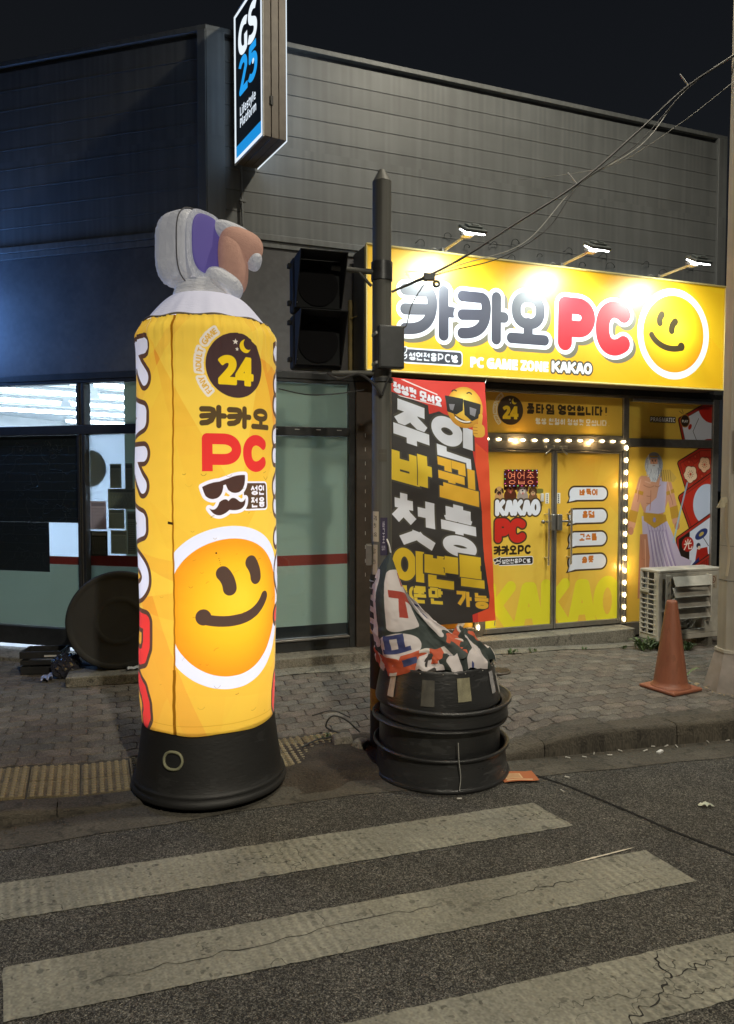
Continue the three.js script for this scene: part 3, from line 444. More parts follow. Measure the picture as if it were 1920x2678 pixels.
{
  const s = onFrame('frosted_shop_window', 'grey-green frosted shop window with a red stripe beside the brown column', 'window');
  const fr = (a, b, c, d, z0 = -0.07, z1 = 0.02) => rbox(a, b, c, d, z0, z1, 0.005);
  part('frame', [fr(0.005, 0.07, 0.285, 2.764), fr(1.28, 1.338, 0.285, 2.764), fr(0.071, 1.279, 2.255, 2.335), fr(0.071, 1.279, 2.735, 2.764), fr(0.071, 1.279, 0.286, 0.385)], M.frameDark, s);
  part('sill', rbox(0.071, 1.279, 0.386, 0.402, -0.05, 0.045, 0.003), M.alu, s);
  part('pane', box(0.07, 1.28, 2.336, 2.734, -0.034, -0.030), glass, s); part('pane', box(0.07, 1.28, 0.403, 2.254, -0.034, -0.030), glass, s);
  const f = (n, c, d, m) => part(n, box(0.0705, 1.2795, c, d, -0.042, -0.040), m, s);
  f('frosted_film', 2.3365, 2.7335, mFrost); f('frosted_film', 1.1645, 2.2535, mFrost); f('red_stripe', 1.068, 1.164, mRed); f('frosted_film', 0.5105, 1.0675, mFrost); f('dark_band', 0.4035, 0.510, mBlackFilm);
  for (let i = 0; i < 6; i++) part('marking_dash', rbox(0.16 + i * 0.2, 0.205 + i * 0.2, 2.308, 2.314, 0.020, 0.022, 0.001), M.white, s);
  for (let i = 0; i < 11; i++) part('track_dash', rbox(1.425, 1.430, 0.95 + i * 0.13, 0.985 + i * 0.13, 0.050, 0.0525, 0.001), M.white, s);
  rebase(s, 0.67, 0.285, 0);
}

// ---------------------------------------------------------------- printed yellow shop front
const YB = ['#f2c21c', '#f0b41a', '#f6d02c', '#eda916'], INK = '#3a3a48', PALE = '#f2f5ff';
const badge = (g, x, y, w, h, ink, pale) => { // glasses mark and dark label 성인전용PC방
  g.fillStyle = pale; rrect(g, x + h * 0.75, y - h * 0.08, w - h * 0.75, h * 1.16, h * 0.3); g.fill(); g.fillStyle = ink; rrect(g, x + h * 0.75, y + h * 0.04, w - h * 0.83, h * 0.92, h * 0.22); g.fill();
  glassesMark(g, x, y + h * 0.30, h * 0.98, ink, pale);
  const cw = (w - h * 1.5) / 7.4, hh = h * 0.5, lw = [[h * 0.115, pale]]; letters(g, '성인전용', x + h * 1.28, y + h * 0.26, cw * 0.80, hh, cw * 0.24, lw, 'butt'); letters(g, 'PC', x + h * 1.28 + cw * 4.22, y + h * 0.26, cw * 0.62, hh, cw * 0.40, lw, 'butt'); letters(g, '방', x + h * 1.28 + cw * 6.22, y + h * 0.26, cw * 0.80, hh, 0, lw, 'butt');
};
const tSign = board(4.11, 1.095, 498, (g, Y) => {
  const X = (u) => u; seed = 21;
  facets(g, 1.31, -3.915, 4.11, 1.10, '#f3c31f', YB, 26, 0.4);
  const ly = (col, s = '#6f6a58') => [[0.178, s, 0.035, 0.035], [0.178, PALE], [0.102, col]];
  // 카카오
  const big = (ch, u0, u1, v1, v0) => { for (const [lw, col, dx = 0, dy = 0] of ly(INK)) { g.save(); g.translate(dx, dy); g.lineWidth = lw; g.strokeStyle = col; g.lineCap = g.lineJoin = 'round'; g.beginPath(); ch(u0, u1, v1, v0); g.stroke(); g.restore(); } };
  const ka = (u0, u1, v1, v0) => { const w = u1 - u0, P = (x, y) => [u0 + x * w, -(v1 - y * (v1 - v0))]; g.moveTo(...P(0, 0.02)); g.lineTo(...P(0.42, 0.02)); g.quadraticCurveTo(...P(0.55, 0.02), ...P(0.55, 0.3)); g.quadraticCurveTo(...P(0.55, 0.98), ...P(0.0, 0.98)); g.moveTo(...P(0, 0.50)); g.lineTo(...P(0.5, 0.46)); g.moveTo(...P(0.79, -0.03)); g.lineTo(...P(0.79, 1.07)); g.moveTo(...P(0.79, 0.48)); g.lineTo(...P(0.97, 0.48)); };
  const oo = (u0, u1, v1, v0) => { const w = u1 - u0, P = (x, y) => [u0 + x * w, -(v1 - y * (v1 - v0))], c = P(0.5, 0.30); g.moveTo(c[0] + w * 0.36, c[1]); g.roundRect(u0 + w * 0.14, c[1] - 0.125, w * 0.72, 0.25, 0.11); g.moveTo(...P(0.5, 0.62)); g.lineTo(...P(0.5, 1)); g.moveTo(...P(0, 1.03)); g.lineTo(...P(1, 1.03)); };
  big(ka, 1.68, 2.165, 3.565, 3.20); big(ka, 2.255, 2.71, 3.555, 3.20); big(oo, 2.78, 3.15, 3.585, 3.21);
  const red = '#e2222e'; for (const [lw, col, dx = 0, dy = 0] of [[0.245, '#6f6a58', 0.035, 0.035], [0.245, PALE], [0.165, red]]) { g.save(); g.translate(dx, dy); g.lineWidth = lw; g.strokeStyle = col; g.lineCap = g.lineJoin = 'round'; g.beginPath(); g.moveTo(3.385, -3.20); g.lineTo(3.385, -3.56); g.lineTo(3.53, -3.56); g.bezierCurveTo(3.70, -3.56, 3.70, -3.335, 3.53, -3.335); g.lineTo(3.40, -3.335); g.moveTo(4.09, -3.52); g.bezierCurveTo(3.99, -3.60, 3.83, -3.57, 3.83, -3.375); g.bezierCurveTo(3.83, -3.16, 3.99, -3.15, 4.09, -3.225); g.stroke(); g.restore(); }
  // round face mark
  smiley(g, 4.735, -3.37, 0.472, '#eef2ff', ['#ffd83a', '#fdc51f', '#f39a17'], '#40351c'); g.lineWidth = 0.075; g.beginPath(); g.moveTo(4.575, -3.56); g.quadraticCurveTo(4.535, -3.52, 4.55, -3.475); g.moveTo(4.75, -3.50); g.quadraticCurveTo(4.70, -3.46, 4.705, -3.405); g.stroke(); g.lineWidth = 0.062; g.beginPath(); g.moveTo(4.445, -3.345); g.bezierCurveTo(4.52, -3.23, 4.70, -3.19, 4.84, -3.235); g.stroke(); g.fillStyle = '#40351c'; dot(g, 4.835, -3.245, 0.045); g.fill();
  badge(g, 1.56, -3.03, 0.70, 0.125, '#3d3f48', PALE);
  words(g, 'PC GAME ZONE', 2.335, -2.90, 0.122, '#eef0ff', { sx: 0.98, line: 0.012 });
  letters(g, 'KAKAO', 3.25, -2.995, 0.068, 0.085, 0.026, [[0.062, '#4a443a'], [0.030, '#ffffff']]);
  g.strokeStyle = '#cfa315'; g.lineWidth = 0.012; g.strokeRect(1.318, -3.908, 4.096, 1.082);
}, 1.31, 2.82);
{
  const s = onFrame('shop_sign', 'long yellow shop signboard with grey and red lettering and a smiling face', 'sign');
  part('cabinet', [rbox(1.315, 5.418, 2.822, 3.912, 0.06, 0.355, 0.008)], M.brown, s);
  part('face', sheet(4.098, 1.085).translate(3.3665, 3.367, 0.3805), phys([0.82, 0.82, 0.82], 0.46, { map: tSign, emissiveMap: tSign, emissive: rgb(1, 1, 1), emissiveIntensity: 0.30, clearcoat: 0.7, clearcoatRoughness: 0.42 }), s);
  part('face_frame', [rbox(1.312, 5.421, 3.907, 3.925, 0.352, 0.392, 0.004), rbox(1.312, 5.421, 2.812, 2.828, 0.352, 0.392, 0.004), rbox(1.306, 1.319, 2.829, 3.906, 0.352, 0.392, 0.004), rbox(5.414, 5.428, 2.829, 3.906, 0.352, 0.392, 0.004)], std([0.62, 0.52, 0.22], 0.5), s);
  part('end_cover', rbox(1.30, 1.312, 2.83, 3.90, 0.08, 0.345, 0.003), M.frameDark, s);
  part('yellow_bracket', [rbox(1.268, 1.298, 2.83, 3.50, 0.02, 0.06, 0.004), rod([1.27, 3.33, 0.04], [1.31, 3.33, 0.2], 0.006)], std([0.42, 0.33, 0.13], 0.6, { map: tGrime }), s);
  rebase(s, 3.366, 2.82, 0.06);
}
// floodlights on arms over the sign
{
  const lens = std([0.9, 0.9, 0.9], 0.3, { emissive: rgb(0.95, 1, 0.98), emissiveIntensity: 20 });
  const armM = std([0.66, 0.58, 0.36], 0.55), headM = std([0.16, 0.18, 0.18], 0.45, { metalness: 0.4 });
  const which = ['white floodlight on an arm over the first grey letter of the sign', 'white floodlight on an arm over the last grey letter of the sign', 'white floodlight on an arm over the red letters and the face mark'];
  [2.08, 3.36, 4.55].forEach((u, i) => {
    const s = onFrame('sign_floodlight', which[i], 'floodlight', 'floodlights over the yellow sign');
    part('clamp', [rbox(u - 0.03, u + 0.03, 3.926, 3.965, 0.30, 0.38, 0.006), pipe([[u - 0.02, 3.93, 0.32], [u - 0.09, 3.965, 0.33], [u - 0.13, 3.94, 0.30]], 0.006, 12, 6)], M.alu, s);
    part('arm', rod([u, 3.945, 0.33], [u, 3.955, 0.80], 0.012, 10), armM, s);
    part('knuckle', [rbox(u - 0.05, u + 0.05, 3.935, 3.985, 0.76, 0.83, 0.008)], M.alu, s);
    const h = part('head', [rbox(-0.105, 0.105, 0.012, 0.045, -0.075, 0.085, 0.012), rbox(-0.07, 0.07, 0.045, 0.065, -0.04, 0.05, 0.008), rod([-0.03, 0.065, 0.03], [0.03, 0.065, 0.03], 0.014)], headM, s);
    h.position.set(u + 0.01, 3.955, 0.86); h.rotation.x = 0.52;
    const gl = part('lens', rbox(-0.092, 0.092, 0.0, 0.010, -0.062, 0.072, 0.003), lens, h);
    const L = new THREE.SpotLight(0xf2fff9, 10.0, 0, 1.3, 0.6); L.position.set(u + 0.01, 3.925, 0.845); L.target.position.set(u, 2.6, 0.05); L.castShadow = true; L.shadow.radius = 6; s.add(L); s.add(L.target);
    rebase(s, u, 3.925, 0.33);
  });
}
// aluminium shop front with printed film on every pane
{
  const s = onFrame('game_shop_front', 'aluminium shop front with double doors covered in yellow printed film', 'shop front');
  const fr = (a, b, c, d, z0 = -0.08, z1 = 0.03) => rbox(a, b, c, d, z0, z1, 0.006);
  part('frame', [fr(1.506, 5.62, 2.735, 2.764), fr(2.60, 4.40, 2.165, 2.325), fr(4.40, 4.475, 0.286, 2.734), fr(4.476, 5.65, 2.215, 2.305), fr(5.652, 5.74, 0.15, 2.764), fr(2.60, 2.70, 0.286, 2.164), fr(1.506, 2.599, 2.165, 2.325), fr(1.506, 1.56, 0.286, 2.164), fr(4.476, 5.65, 0.16, 0.30), fr(1.561, 2.599, 0.286, 0.38), fr(2.60, 2.70, 2.326, 2.734), fr(4.40, 4.475, 2.735, 2.7355)].filter(Boolean), M.alu, s);
  part('rain_rail', rbox(4.5, 5.62, 2.70, 2.733, 0.0, 0.06, 0.006), M.steel, s);
  const yb = ['#f0cc54', '#eabc48', '#f3d65e', '#e4b048'];
  const print = (map) => phys([0.95, 0.95, 0.95], 0.32, { map });
  const panel = (n, u0, u1, v0, v1, ppm, draw, parent = s, z = 0.006, sd = 3) => { const t = board(u1 - u0, v1 - v0, ppm, (g, Y, c) => { seed = sd; draw(g, Y, c); }, u0, v0); const o = part(n, box(u0, u1, v0, v1, z - 0.012, z - 0.001), M.frameDark, parent); const p = part('printed_film', sheet(u1 - u0 - 0.002, v1 - v0 - 0.002).translate((u0 + u1) / 2, (v0 + v1) / 2, z), print(t), o); return o; };
  panel('transom_pane', 2.702, 4.398, 2.327, 2.733, 520, (g) => {
    facets(g, 2.7, -2.74, 1.7, 0.42, '#efca54', yb, 14, 0.35); clock24(g, 3.01, -2.558, 0.148, '#4a3d33', '#f3d435', '#f3ead0');
    const hw = 0.066; let x = 3.205; for (const t of ['풀타임', '영업합니다!']) { letters(g, t, x, -2.628, hw * 1.3, 0.088, 0.031, [[0.021, '#40342a']], 'butt'); x += t.length * (hw * 1.3 + 0.031) + 0.03; }
    x = 3.31; for (const t of ['항상', '친절히', '정성껏', '모십니다.']) { letters(g, t, x, -2.487, 0.052, 0.056, 0.019, [[0.026, '#ffffff00'], [0.0135, '#ffffff']], 'butt'); x += t.length * 0.071 + 0.018; }
  }, s, 0.006, 31);
  const card = (g, pts, inner) => { g.lineJoin = 'round'; g.strokeStyle = '#3b2a22'; g.lineWidth = 0.075; g.fillStyle = '#b33226'; poly(g, pts); g.stroke(); g.fill(); g.strokeStyle = '#b33226'; g.lineWidth = 0.05; poly(g, pts); g.stroke(); g.save(); poly(g, pts); g.clip(); g.lineWidth = 0.02; g.strokeStyle = '#3b2a22'; inner(); poly(g, pts); g.strokeStyle = '#5a3025'; g.lineWidth = 0.012; g.stroke(); g.restore(); };
  panel('side_transom_pane', 4.477, 5.65, 2.306, 2.733, 520, (g) => {
    facets(g, 4.47, -2.74, 1.2, 0.44, '#efca54', yb, 10, 0.35);
    card(g, [5.20, -2.52, 5.56, -2.69, 5.9, -2.69, 5.9, -2.20, 5.28, -2.24], () => { g.fillStyle = '#e8eeff'; g.fillRect(5.1, -2.8, 1, 0.7); g.fillStyle = '#cf2e22'; dot(g, 5.66, -2.72, 0.22); g.fill(); g.strokeStyle = '#2c2c38'; g.lineWidth = 0.006; g.beginPath(); g.moveTo(5.46, -2.55); g.lineTo(5.38, -2.40); g.lineTo(5.45, -2.27); g.stroke(); g.fillStyle = '#c62f24'; dot(g, 5.335, -2.45, 0.022, 0.034, 0.5); g.fill(); g.fillStyle = '#b33226'; dot(g, 5.62, -2.28, 0.09, 0.04); g.fill(); });
    words(g, 'PRAGMATIC', 4.775, -2.497, 0.066, '#ffffff', { sx: 0.92, line: 0.024, lineCol: '#4b4438' }); g.fillStyle = '#c9873a'; dot(g, 5.262, -2.515, 0.068, 0.074); g.fill(); g.fillStyle = '#3a2c22'; dot(g, 5.262, -2.515, 0.058, 0.064); g.fill(); words(g, 'PLAY', 5.262, -2.497, 0.042, '#ffffff', { align: 'center', sx: 0.86 }); g.strokeStyle = '#8a6a35'; g.lineWidth = 0.008; g.lineCap = 'round'; g.beginPath(); g.moveTo(5.22, -2.595); g.lineTo(5.18, -2.62); g.moveTo(5.235, -2.6); g.lineTo(5.215, -2.645); g.stroke();
  }, s, 0.006, 32);
  panel('side_pane', 4.477, 5.65, 0.302, 2.213, 440, (g) => {
    facets(g, 4.47, -2.22, 1.2, 1.95, '#ecc654', yb, 16, 0.35);
    // playing cards with blossom, moon and parasol at the right
    const flower = (x, y, r, c, e) => { g.fillStyle = c; g.strokeStyle = e; g.lineWidth = 0.006; g.beginPath(); for (let k = 0; k < 30; k++) { const a = k * 6.2832 / 30, q = r * (0.82 + 0.2 * Math.abs(Math.sin(a * 2.5 + 0.6))); g.lineTo(x + Math.cos(a) * q, y + Math.sin(a) * q); } g.closePath(); g.fill(); g.stroke(); g.fillStyle = '#c2583c'; dot(g, x, y, r * 0.16); g.fill(); g.lineWidth = 0.004; for (let k = 0; k < 10; k++) { const a = k * 0.628; g.beginPath(); g.moveTo(x + Math.cos(a) * r * 0.24, y + Math.sin(a) * r * 0.24); g.lineTo(x + Math.cos(a) * r * 0.46, y + Math.sin(a) * r * 0.46); g.stroke(); } };
    card(g, [5.20, -2.04, 5.50, -2.19, 5.95, -2.19, 5.95, -1.6, 5.36, -1.66], () => { g.fillStyle = '#ba3a2a'; g.fillRect(5, -2.3, 1, 1); for (const [x, y] of [[5.33, -2.06], [5.42, -2.12], [5.52, -1.9], [5.46, -1.78], [5.6, -2.05]]) flower(x, y, 0.075, '#b23325', '#7a231b'); flower(5.555, -2.03, 0.09, '#eec3a0', '#5a2a20'); flower(5.355, -1.92, 0.10, '#f0d2b4', '#5a2a20'); });
    card(g, [5.22, -1.66, 5.70, -1.93, 5.95, -1.93, 5.95, -1.1, 5.40, -1.28], () => { g.fillStyle = '#c23527'; g.fillRect(5, -2.1, 1, 1); g.fillStyle = '#c8d4ee'; dot(g, 5.60, -1.58, 0.20, 0.23); g.fill(); });
    card(g, [5.20, -1.19, 5.70, -1.46, 5.95, -1.46, 5.95, -0.60, 5.24, -0.60], () => { g.fillStyle = '#dfe6fb'; g.fillRect(5, -1.6, 1, 1.2); g.fillStyle = '#2d241f'; g.fillRect(5.2, -1.36, 0.16, 0.8); g.fillStyle = '#33417e'; g.save(); g.translate(5.53, -1.24); g.rotate(-0.5); dot(g, 0, 0, 0.10, 0.05); g.fill(); g.fillStyle = '#c9b25e'; dot(g, 0, 0, 0.04, 0.02); g.fill(); g.restore(); g.strokeStyle = '#333350'; g.lineWidth = 0.008; g.beginPath(); g.moveTo(5.55, -1.21); g.lineTo(5.64, -1.10); g.stroke(); g.fillStyle = '#b02c22'; poly(g, [5.47, -1.07, 5.62, -1.09, 5.66, -0.9, 5.44, -0.9]); g.fill(); g.fillStyle = '#2c2a44'; dot(g, 5.49, -1.11, 0.03); g.fill(); g.fillStyle = '#f3dcc8'; dot(g, 5.50, -1.085, 0.022); g.fill(); g.fillStyle = '#2b3572'; poly(g, [5.36, -0.86, 5.50, -0.98, 5.52, -0.86]); g.fill(); });
    g.fillStyle = '#b52b22'; dot(g, 5.335, -1.13, 0.085); g.fill(); g.strokeStyle = '#f4efe6'; g.lineWidth = 0.013; g.lineCap = 'round'; g.beginPath(); for (const q of [[5.335, 1.185, 5.335, 1.135], [5.30, 1.17, 5.315, 1.145], [5.372, 1.175, 5.352, 1.145], [5.285, 1.13, 5.385, 1.14], [5.322, 1.13, 5.285, 1.07], [5.345, 1.13, 5.35, 1.08], [5.35, 1.08, 5.39, 1.08], [5.39, 1.08, 5.395, 1.10]]) { g.moveTo(q[0], -q[1]); g.lineTo(q[2], -q[3]); } g.stroke();
    card(g, [5.44, -0.86, 5.75, -1.02, 5.95, -1.02, 5.95, -0.3, 5.42, -0.3], () => { g.fillStyle = '#a83026'; g.fillRect(5, -1.2, 1, 1); g.strokeStyle = '#6d221b'; g.lineWidth = 0.008; for (let i = 0; i < 9; i++) { g.beginPath(); g.moveTo(5.46 + i * 0.03, -0.98); g.lineTo(5.46 + i * 0.03, -0.8); g.stroke(); } });
    // a plain draped, grey-haired figure
    const skin = '#d9a287', skin2 = '#c58a70', robe = '#cbbfdc', robe2 = '#b3a4cc', gold = '#c79a3e';
    g.fillStyle = robe; poly(g, [4.68, -1.46, 5.02, -1.42, 5.10, -1.28, 5.24, -1.0, 5.40, -0.94, 5.20, -0.55, 4.90, -0.45, 4.78, -0.7, 4.70, -1.2]); g.fill(); g.strokeStyle = robe2; g.lineWidth = 0.014; for (let i = 0; i < 7; i++) { g.beginPath(); g.moveTo(4.76 + i * 0.04, -1.38); g.quadraticCurveTo(4.86 + i * 0.04, -1.05, 4.86 + i * 0.07, -0.6); g.stroke(); }
    g.fillStyle = skin2; poly(g, [4.66, -1.26, 4.76, -1.26, 4.80, -1.0, 4.76, -0.55, 4.64, -0.55]); g.fill();
    g.fillStyle = skin; poly(g, [4.66, -1.90, 5.00, -1.90, 5.04, -1.62, 4.96, -1.44, 4.74, -1.44, 4.66, -1.6]); g.fill(); g.lineCap = 'round'; g.lineJoin = 'round'; g.strokeStyle = skin; g.lineWidth = 0.105; g.beginPath(); g.moveTo(4.68, -1.85); g.lineTo(4.60, -1.60); g.lineTo(4.54, -1.36); g.moveTo(5.02, -1.85); g.lineTo(5.10, -1.62); g.lineTo(5.16, -1.40); g.stroke(); g.fillStyle = skin2; dot(g, 4.535, -1.30, 0.038, 0.044); g.fill(); dot(g, 5.175, -1.34, 0.038, 0.044); g.fill();
    g.strokeStyle = gold; g.lineWidth = 0.112; g.lineCap = 'butt'; g.beginPath(); g.moveTo(4.575, -1.52); g.lineTo(4.545, -1.40); g.moveTo(5.12, -1.56); g.lineTo(5.15, -1.43); g.moveTo(4.645, -1.74); g.lineTo(4.635, -1.70); g.moveTo(5.065, -1.74); g.lineTo(5.078, -1.70); g.stroke();
    g.fillStyle = robe; poly(g, [4.93, -1.88, 5.02, -1.84, 5.0, -1.5, 4.72, -1.44, 4.74, -1.56, 4.88, -1.66]); g.fill(); g.fillStyle = gold; poly(g, [4.70, -1.50, 5.01, -1.47, 5.03, -1.40, 4.86, -1.32, 4.71, -1.41]); g.fill(); g.fillStyle = '#d8b45c'; poly(g, [4.93, -1.97, 5.06, -1.97, 5.16, -1.88, 5.11, -1.83, 4.95, -1.84]); g.fill();
    g.fillStyle = '#aab0c2'; dot(g, 4.835, -2.02, 0.125, 0.135); g.fill(); g.fillStyle = skin; dot(g, 4.835, -2.055, 0.052, 0.066); g.fill(); g.fillStyle = '#d3d8e3'; poly(g, [4.77, -2.03, 4.90, -2.03, 4.92, -1.92, 4.87, -1.83, 4.80, -1.84, 4.75, -1.93]); g.fill(); g.fillStyle = '#8b90a6'; dot(g, 4.835, -2.125, 0.07, 0.035); g.fill(); g.fillStyle = gold; g.fillRect(4.775, -2.122, 0.12, 0.014); g.fillStyle = '#4a3634'; g.fillRect(4.803, -2.078, 0.026, 0.006); g.fillRect(4.842, -2.078, 0.026, 0.006); g.fillStyle = '#2c2424'; dot(g, 4.815, -2.064, 0.009, 0.006); g.fill(); dot(g, 4.856, -2.064, 0.009, 0.006); g.fill(); g.strokeStyle = '#a8705c'; g.lineWidth = 0.006; g.beginPath(); g.moveTo(4.836, -2.065); g.lineTo(4.828, -2.034); g.lineTo(4.842, -2.032); g.stroke(); g.strokeStyle = '#8a5a50'; g.beginPath(); g.moveTo(4.818, -2.012); g.lineTo(4.852, -2.012); g.stroke();
    g.lineCap = 'round'; for (let i = 0; i < 46; i++) { const sd = i % 2 ? 1 : -1, x = 4.835 + sd * rr(0.05, 0.11), y = -rr(1.92, 2.13), k = rr(0.012, 0.03); g.strokeStyle = ['#cdd2de', '#7d8298', '#e6e9f0', '#9298ac'][i % 4]; g.lineWidth = rr(0.004, 0.009); g.beginPath(); g.moveTo(x, y); g.bezierCurveTo(x + sd * k, y + k, x - sd * k * 0.6, y + k * 1.6, x + sd * k * 0.5, y + k * 2.4); g.stroke(); } for (let i = 0; i < 26; i++) { const x = 4.835 + rr(-0.06, 0.06), y = -rr(1.87, 1.99), k = rr(0.012, 0.025); g.strokeStyle = ['#d5dae4', '#8b90a6', '#eef0f6'][i % 3]; g.lineWidth = rr(0.003, 0.007); g.beginPath(); g.moveTo(x, y); g.quadraticCurveTo(x + k * 0.6, y + k, x - k * 0.2, y + k * 2); g.stroke(); }
    g.strokeStyle = '#b87e66'; g.lineWidth = 0.009; for (const q of [[4.70, 1.80, 4.78, 1.755, 4.84, 1.79], [4.86, 1.79, 4.90, 1.765, 4.93, 1.80], [4.80, 1.74, 4.80, 1.62, 4.79, 1.52], [4.745, 1.68, 4.78, 1.67, 4.80, 1.68], [4.745, 1.60, 4.78, 1.59, 4.80, 1.60], [4.62, 1.76, 4.65, 1.70, 4.62, 1.62], [5.06, 1.70, 5.10, 1.64, 5.11, 1.58], [4.69, 1.0, 4.72, 0.96, 4.75, 1.0], [4.68, 1.20, 4.70, 1.08, 4.69, 0.98]]) { g.beginPath(); g.moveTo(q[0], -q[1]); g.quadraticCurveTo(q[2], -q[3], q[4], -q[5]); g.stroke(); } g.strokeStyle = '#e8bba2'; g.lineWidth = 0.012; for (const q of [[4.66, 1.86, 4.61, 1.70], [4.72, 1.84, 4.79, 1.82], [5.03, 1.84, 5.08, 1.70], [4.73, 1.2, 4.745, 0.9]]) { g.beginPath(); g.moveTo(q[0], -q[1]); g.lineTo(q[2], -q[3]); g.stroke(); }
    g.strokeStyle = '#8d7dae'; g.lineWidth = 0.008; for (let i = 0; i < 6; i++) { g.beginPath(); g.moveTo(4.79 + i * 0.045, -1.30); g.quadraticCurveTo(4.84 + i * 0.05, -1.0, 4.93 + i * 0.07, -0.66); g.stroke(); } g.strokeStyle = '#e9e2f2'; for (let i = 0; i < 5; i++) { g.beginPath(); g.moveTo(4.81 + i * 0.045, -1.28); g.quadraticCurveTo(4.87 + i * 0.05, -1.0, 4.96 + i * 0.07, -0.70); g.stroke(); } g.strokeStyle = '#8a6a24'; g.lineWidth = 0.005; for (let i = 0; i < 5; i++) { g.beginPath(); g.moveTo(4.94 + i * 0.03, -1.965); g.lineTo(4.96 + i * 0.03, -1.845); g.stroke(); } g.fillStyle = '#9a93c8'; dot(g, 4.855, -1.415, 0.02, 0.028); g.fill(); g.strokeStyle = '#9fd0f0'; g.globalAlpha = 0.8; g.lineWidth = 0.022; g.beginPath(); g.moveTo(5.13, -1.16); g.lineTo(5.19, -1.40); g.lineTo(5.24, -1.58); g.lineTo(5.31, -1.82); g.stroke(); g.globalAlpha = 1;
  }, s, 0.006, 33);
  // the bare yellow pane behind the hanging banner
  panel('banner_side_pane', 1.562, 2.598, 0.382, 2.163, 220, (g) => { facets(g, 1.55, -2.17, 1.06, 1.8, '#ecc654', yb, 10, 0.35); g.fillStyle = '#e8edf8'; dot(g, 2.1, -0.62, 0.45); g.fill(); g.fillStyle = '#f0a02a'; dot(g, 2.1, -0.62, 0.38); g.fill(); }, s, 0.006, 34);
  panel('banner_side_transom', 1.562, 2.598, 2.327, 2.733, 120, (g) => facets(g, 1.55, -2.74, 1.06, 0.42, '#ecc654', yb, 6, 0.35), s, 0.006, 35);
  const bigWord = (g) => { g.save(); g.globalAlpha = 0.9; letters(g, 'KAKAO', 2.80, -0.76, 0.245, 0.42, 0.085, [[0.125, '#ebe636']]); g.restore(); };
  const door = (u0, u1, draw, sd) => {
    const o = part('door', [fr(u0, u0 + 0.028, 0.30, 2.160, -0.04, 0.022), fr(u1 - 0.028, u1, 0.30, 2.160, -0.04, 0.022), fr(u0 + 0.029, u1 - 0.029, 2.137, 2.160, -0.04, 0.022), fr(u0 + 0.029, u1 - 0.029, 0.30, 0.352, -0.04, 0.022)], M.alu, s);
    const t = board(u1 - u0 - 0.056, 2.136 - 0.353, 560, (g) => { seed = sd; facets(g, u0, -2.14, u1 - u0, 1.8, '#e9c04c', yb, 18, 0.35); draw(g); }, u0 + 0.028, 0.353);
    part('printed_film', box(u0 + 0.029, u1 - 0.029, 0.353, 2.136, -0.012, -0.002), M.frameDark, o); const p = part('printed_film', sheet(u1 - u0 - 0.058, 1.783).translate((u0 + u1) / 2, 1.2445, 0), print(t), o); return o;
  };
  const BK = '#4a3a2c';
  const dl = door(2.702, 3.537, (g) => {
    bigWord(g);
    const dog = (x, y, r, coat, ear, muz) => { g.fillStyle = coat; dot(g, x, y + r * 1.1, r * 0.95, r * 0.9); g.fill(); dot(g, x, y, r * 0.82, r * 0.9); g.fill(); g.fillStyle = ear; dot(g, x - r * 0.72, y - r * 0.1, r * 0.24, r * 0.5, 0.3); g.fill(); dot(g, x + r * 0.72, y - r * 0.1, r * 0.24, r * 0.5, -0.3); g.fill(); g.fillStyle = muz; dot(g, x, y + r * 0.34, r * 0.44, r * 0.38); g.fill(); g.fillStyle = '#1e1512'; dot(g, x - r * 0.3, y - r * 0.12, r * 0.10); g.fill(); dot(g, x + r * 0.3, y - r * 0.12, r * 0.10); g.fill(); dot(g, x, y + r * 0.2, r * 0.15, r * 0.11); g.fill(); g.fillStyle = '#c96a62'; dot(g, x + r * 0.05, y + r * 0.62, r * 0.14, r * 0.18); g.fill(); };
    dog(2.89, -1.74, 0.055, '#c9a070', '#3d2a20', '#4a352a'); dog(3.02, -1.78, 0.078, '#5a2f1f', '#43221a', '#8a4a30'); dog(3.165, -1.76, 0.070, '#a89a95', '#6e4a40', '#d8ccc6'); dog(3.29, -1.735, 0.055, '#7a5a40', '#4e3322', '#d6b48e'); g.fillStyle = '#e04a7a'; dot(g, 3.165, -1.845, 0.022); g.fill(); g.fillStyle = '#7a7a3c'; rrect(g, 3.335, -1.765, 0.08, 0.05, 0.02); g.fill();
    letters(g, 'KAKAO', 2.868, -1.632, 0.072, 0.118, 0.0325, [[0.082, BK], [0.050, '#e9eefc']]);
    for (const [lw, c] of [[0.115, BK], [0.082, '#d0342b']]) { g.lineWidth = lw; g.strokeStyle = c; g.lineCap = g.lineJoin = 'round'; g.beginPath(); g.moveTo(2.882, -1.26); g.lineTo(2.882, -1.425); g.lineTo(2.935, -1.425); g.bezierCurveTo(3.01, -1.425, 3.01, -1.325, 2.935, -1.325); g.lineTo(2.885, -1.325); g.moveTo(3.165, -1.40); g.bezierCurveTo(3.11, -1.445, 3.045, -1.42, 3.045, -1.34); g.bezierCurveTo(3.045, -1.25, 3.11, -1.235, 3.165, -1.275); g.stroke(); }
    letters(g, '카카오', 2.842, -1.178, 0.072, 0.075, 0.018, [[0.021, '#33291d']]); letters(g, 'PC', 3.125, -1.178, 0.052, 0.075, 0.028, [[0.023, '#33291d']]);
    badge(g, 2.83, -1.066, 0.47, 0.078, '#2f2a28', PALE);
    g.fillStyle = '#f1efe6'; g.fillRect(3.44, -1.72, 0.045, 0.11); g.fillStyle = '#333'; for (let i = 0; i < 5; i++) g.fillRect(3.455, -1.705 + i * 0.02, 0.014, 0.012);
  }, 41);
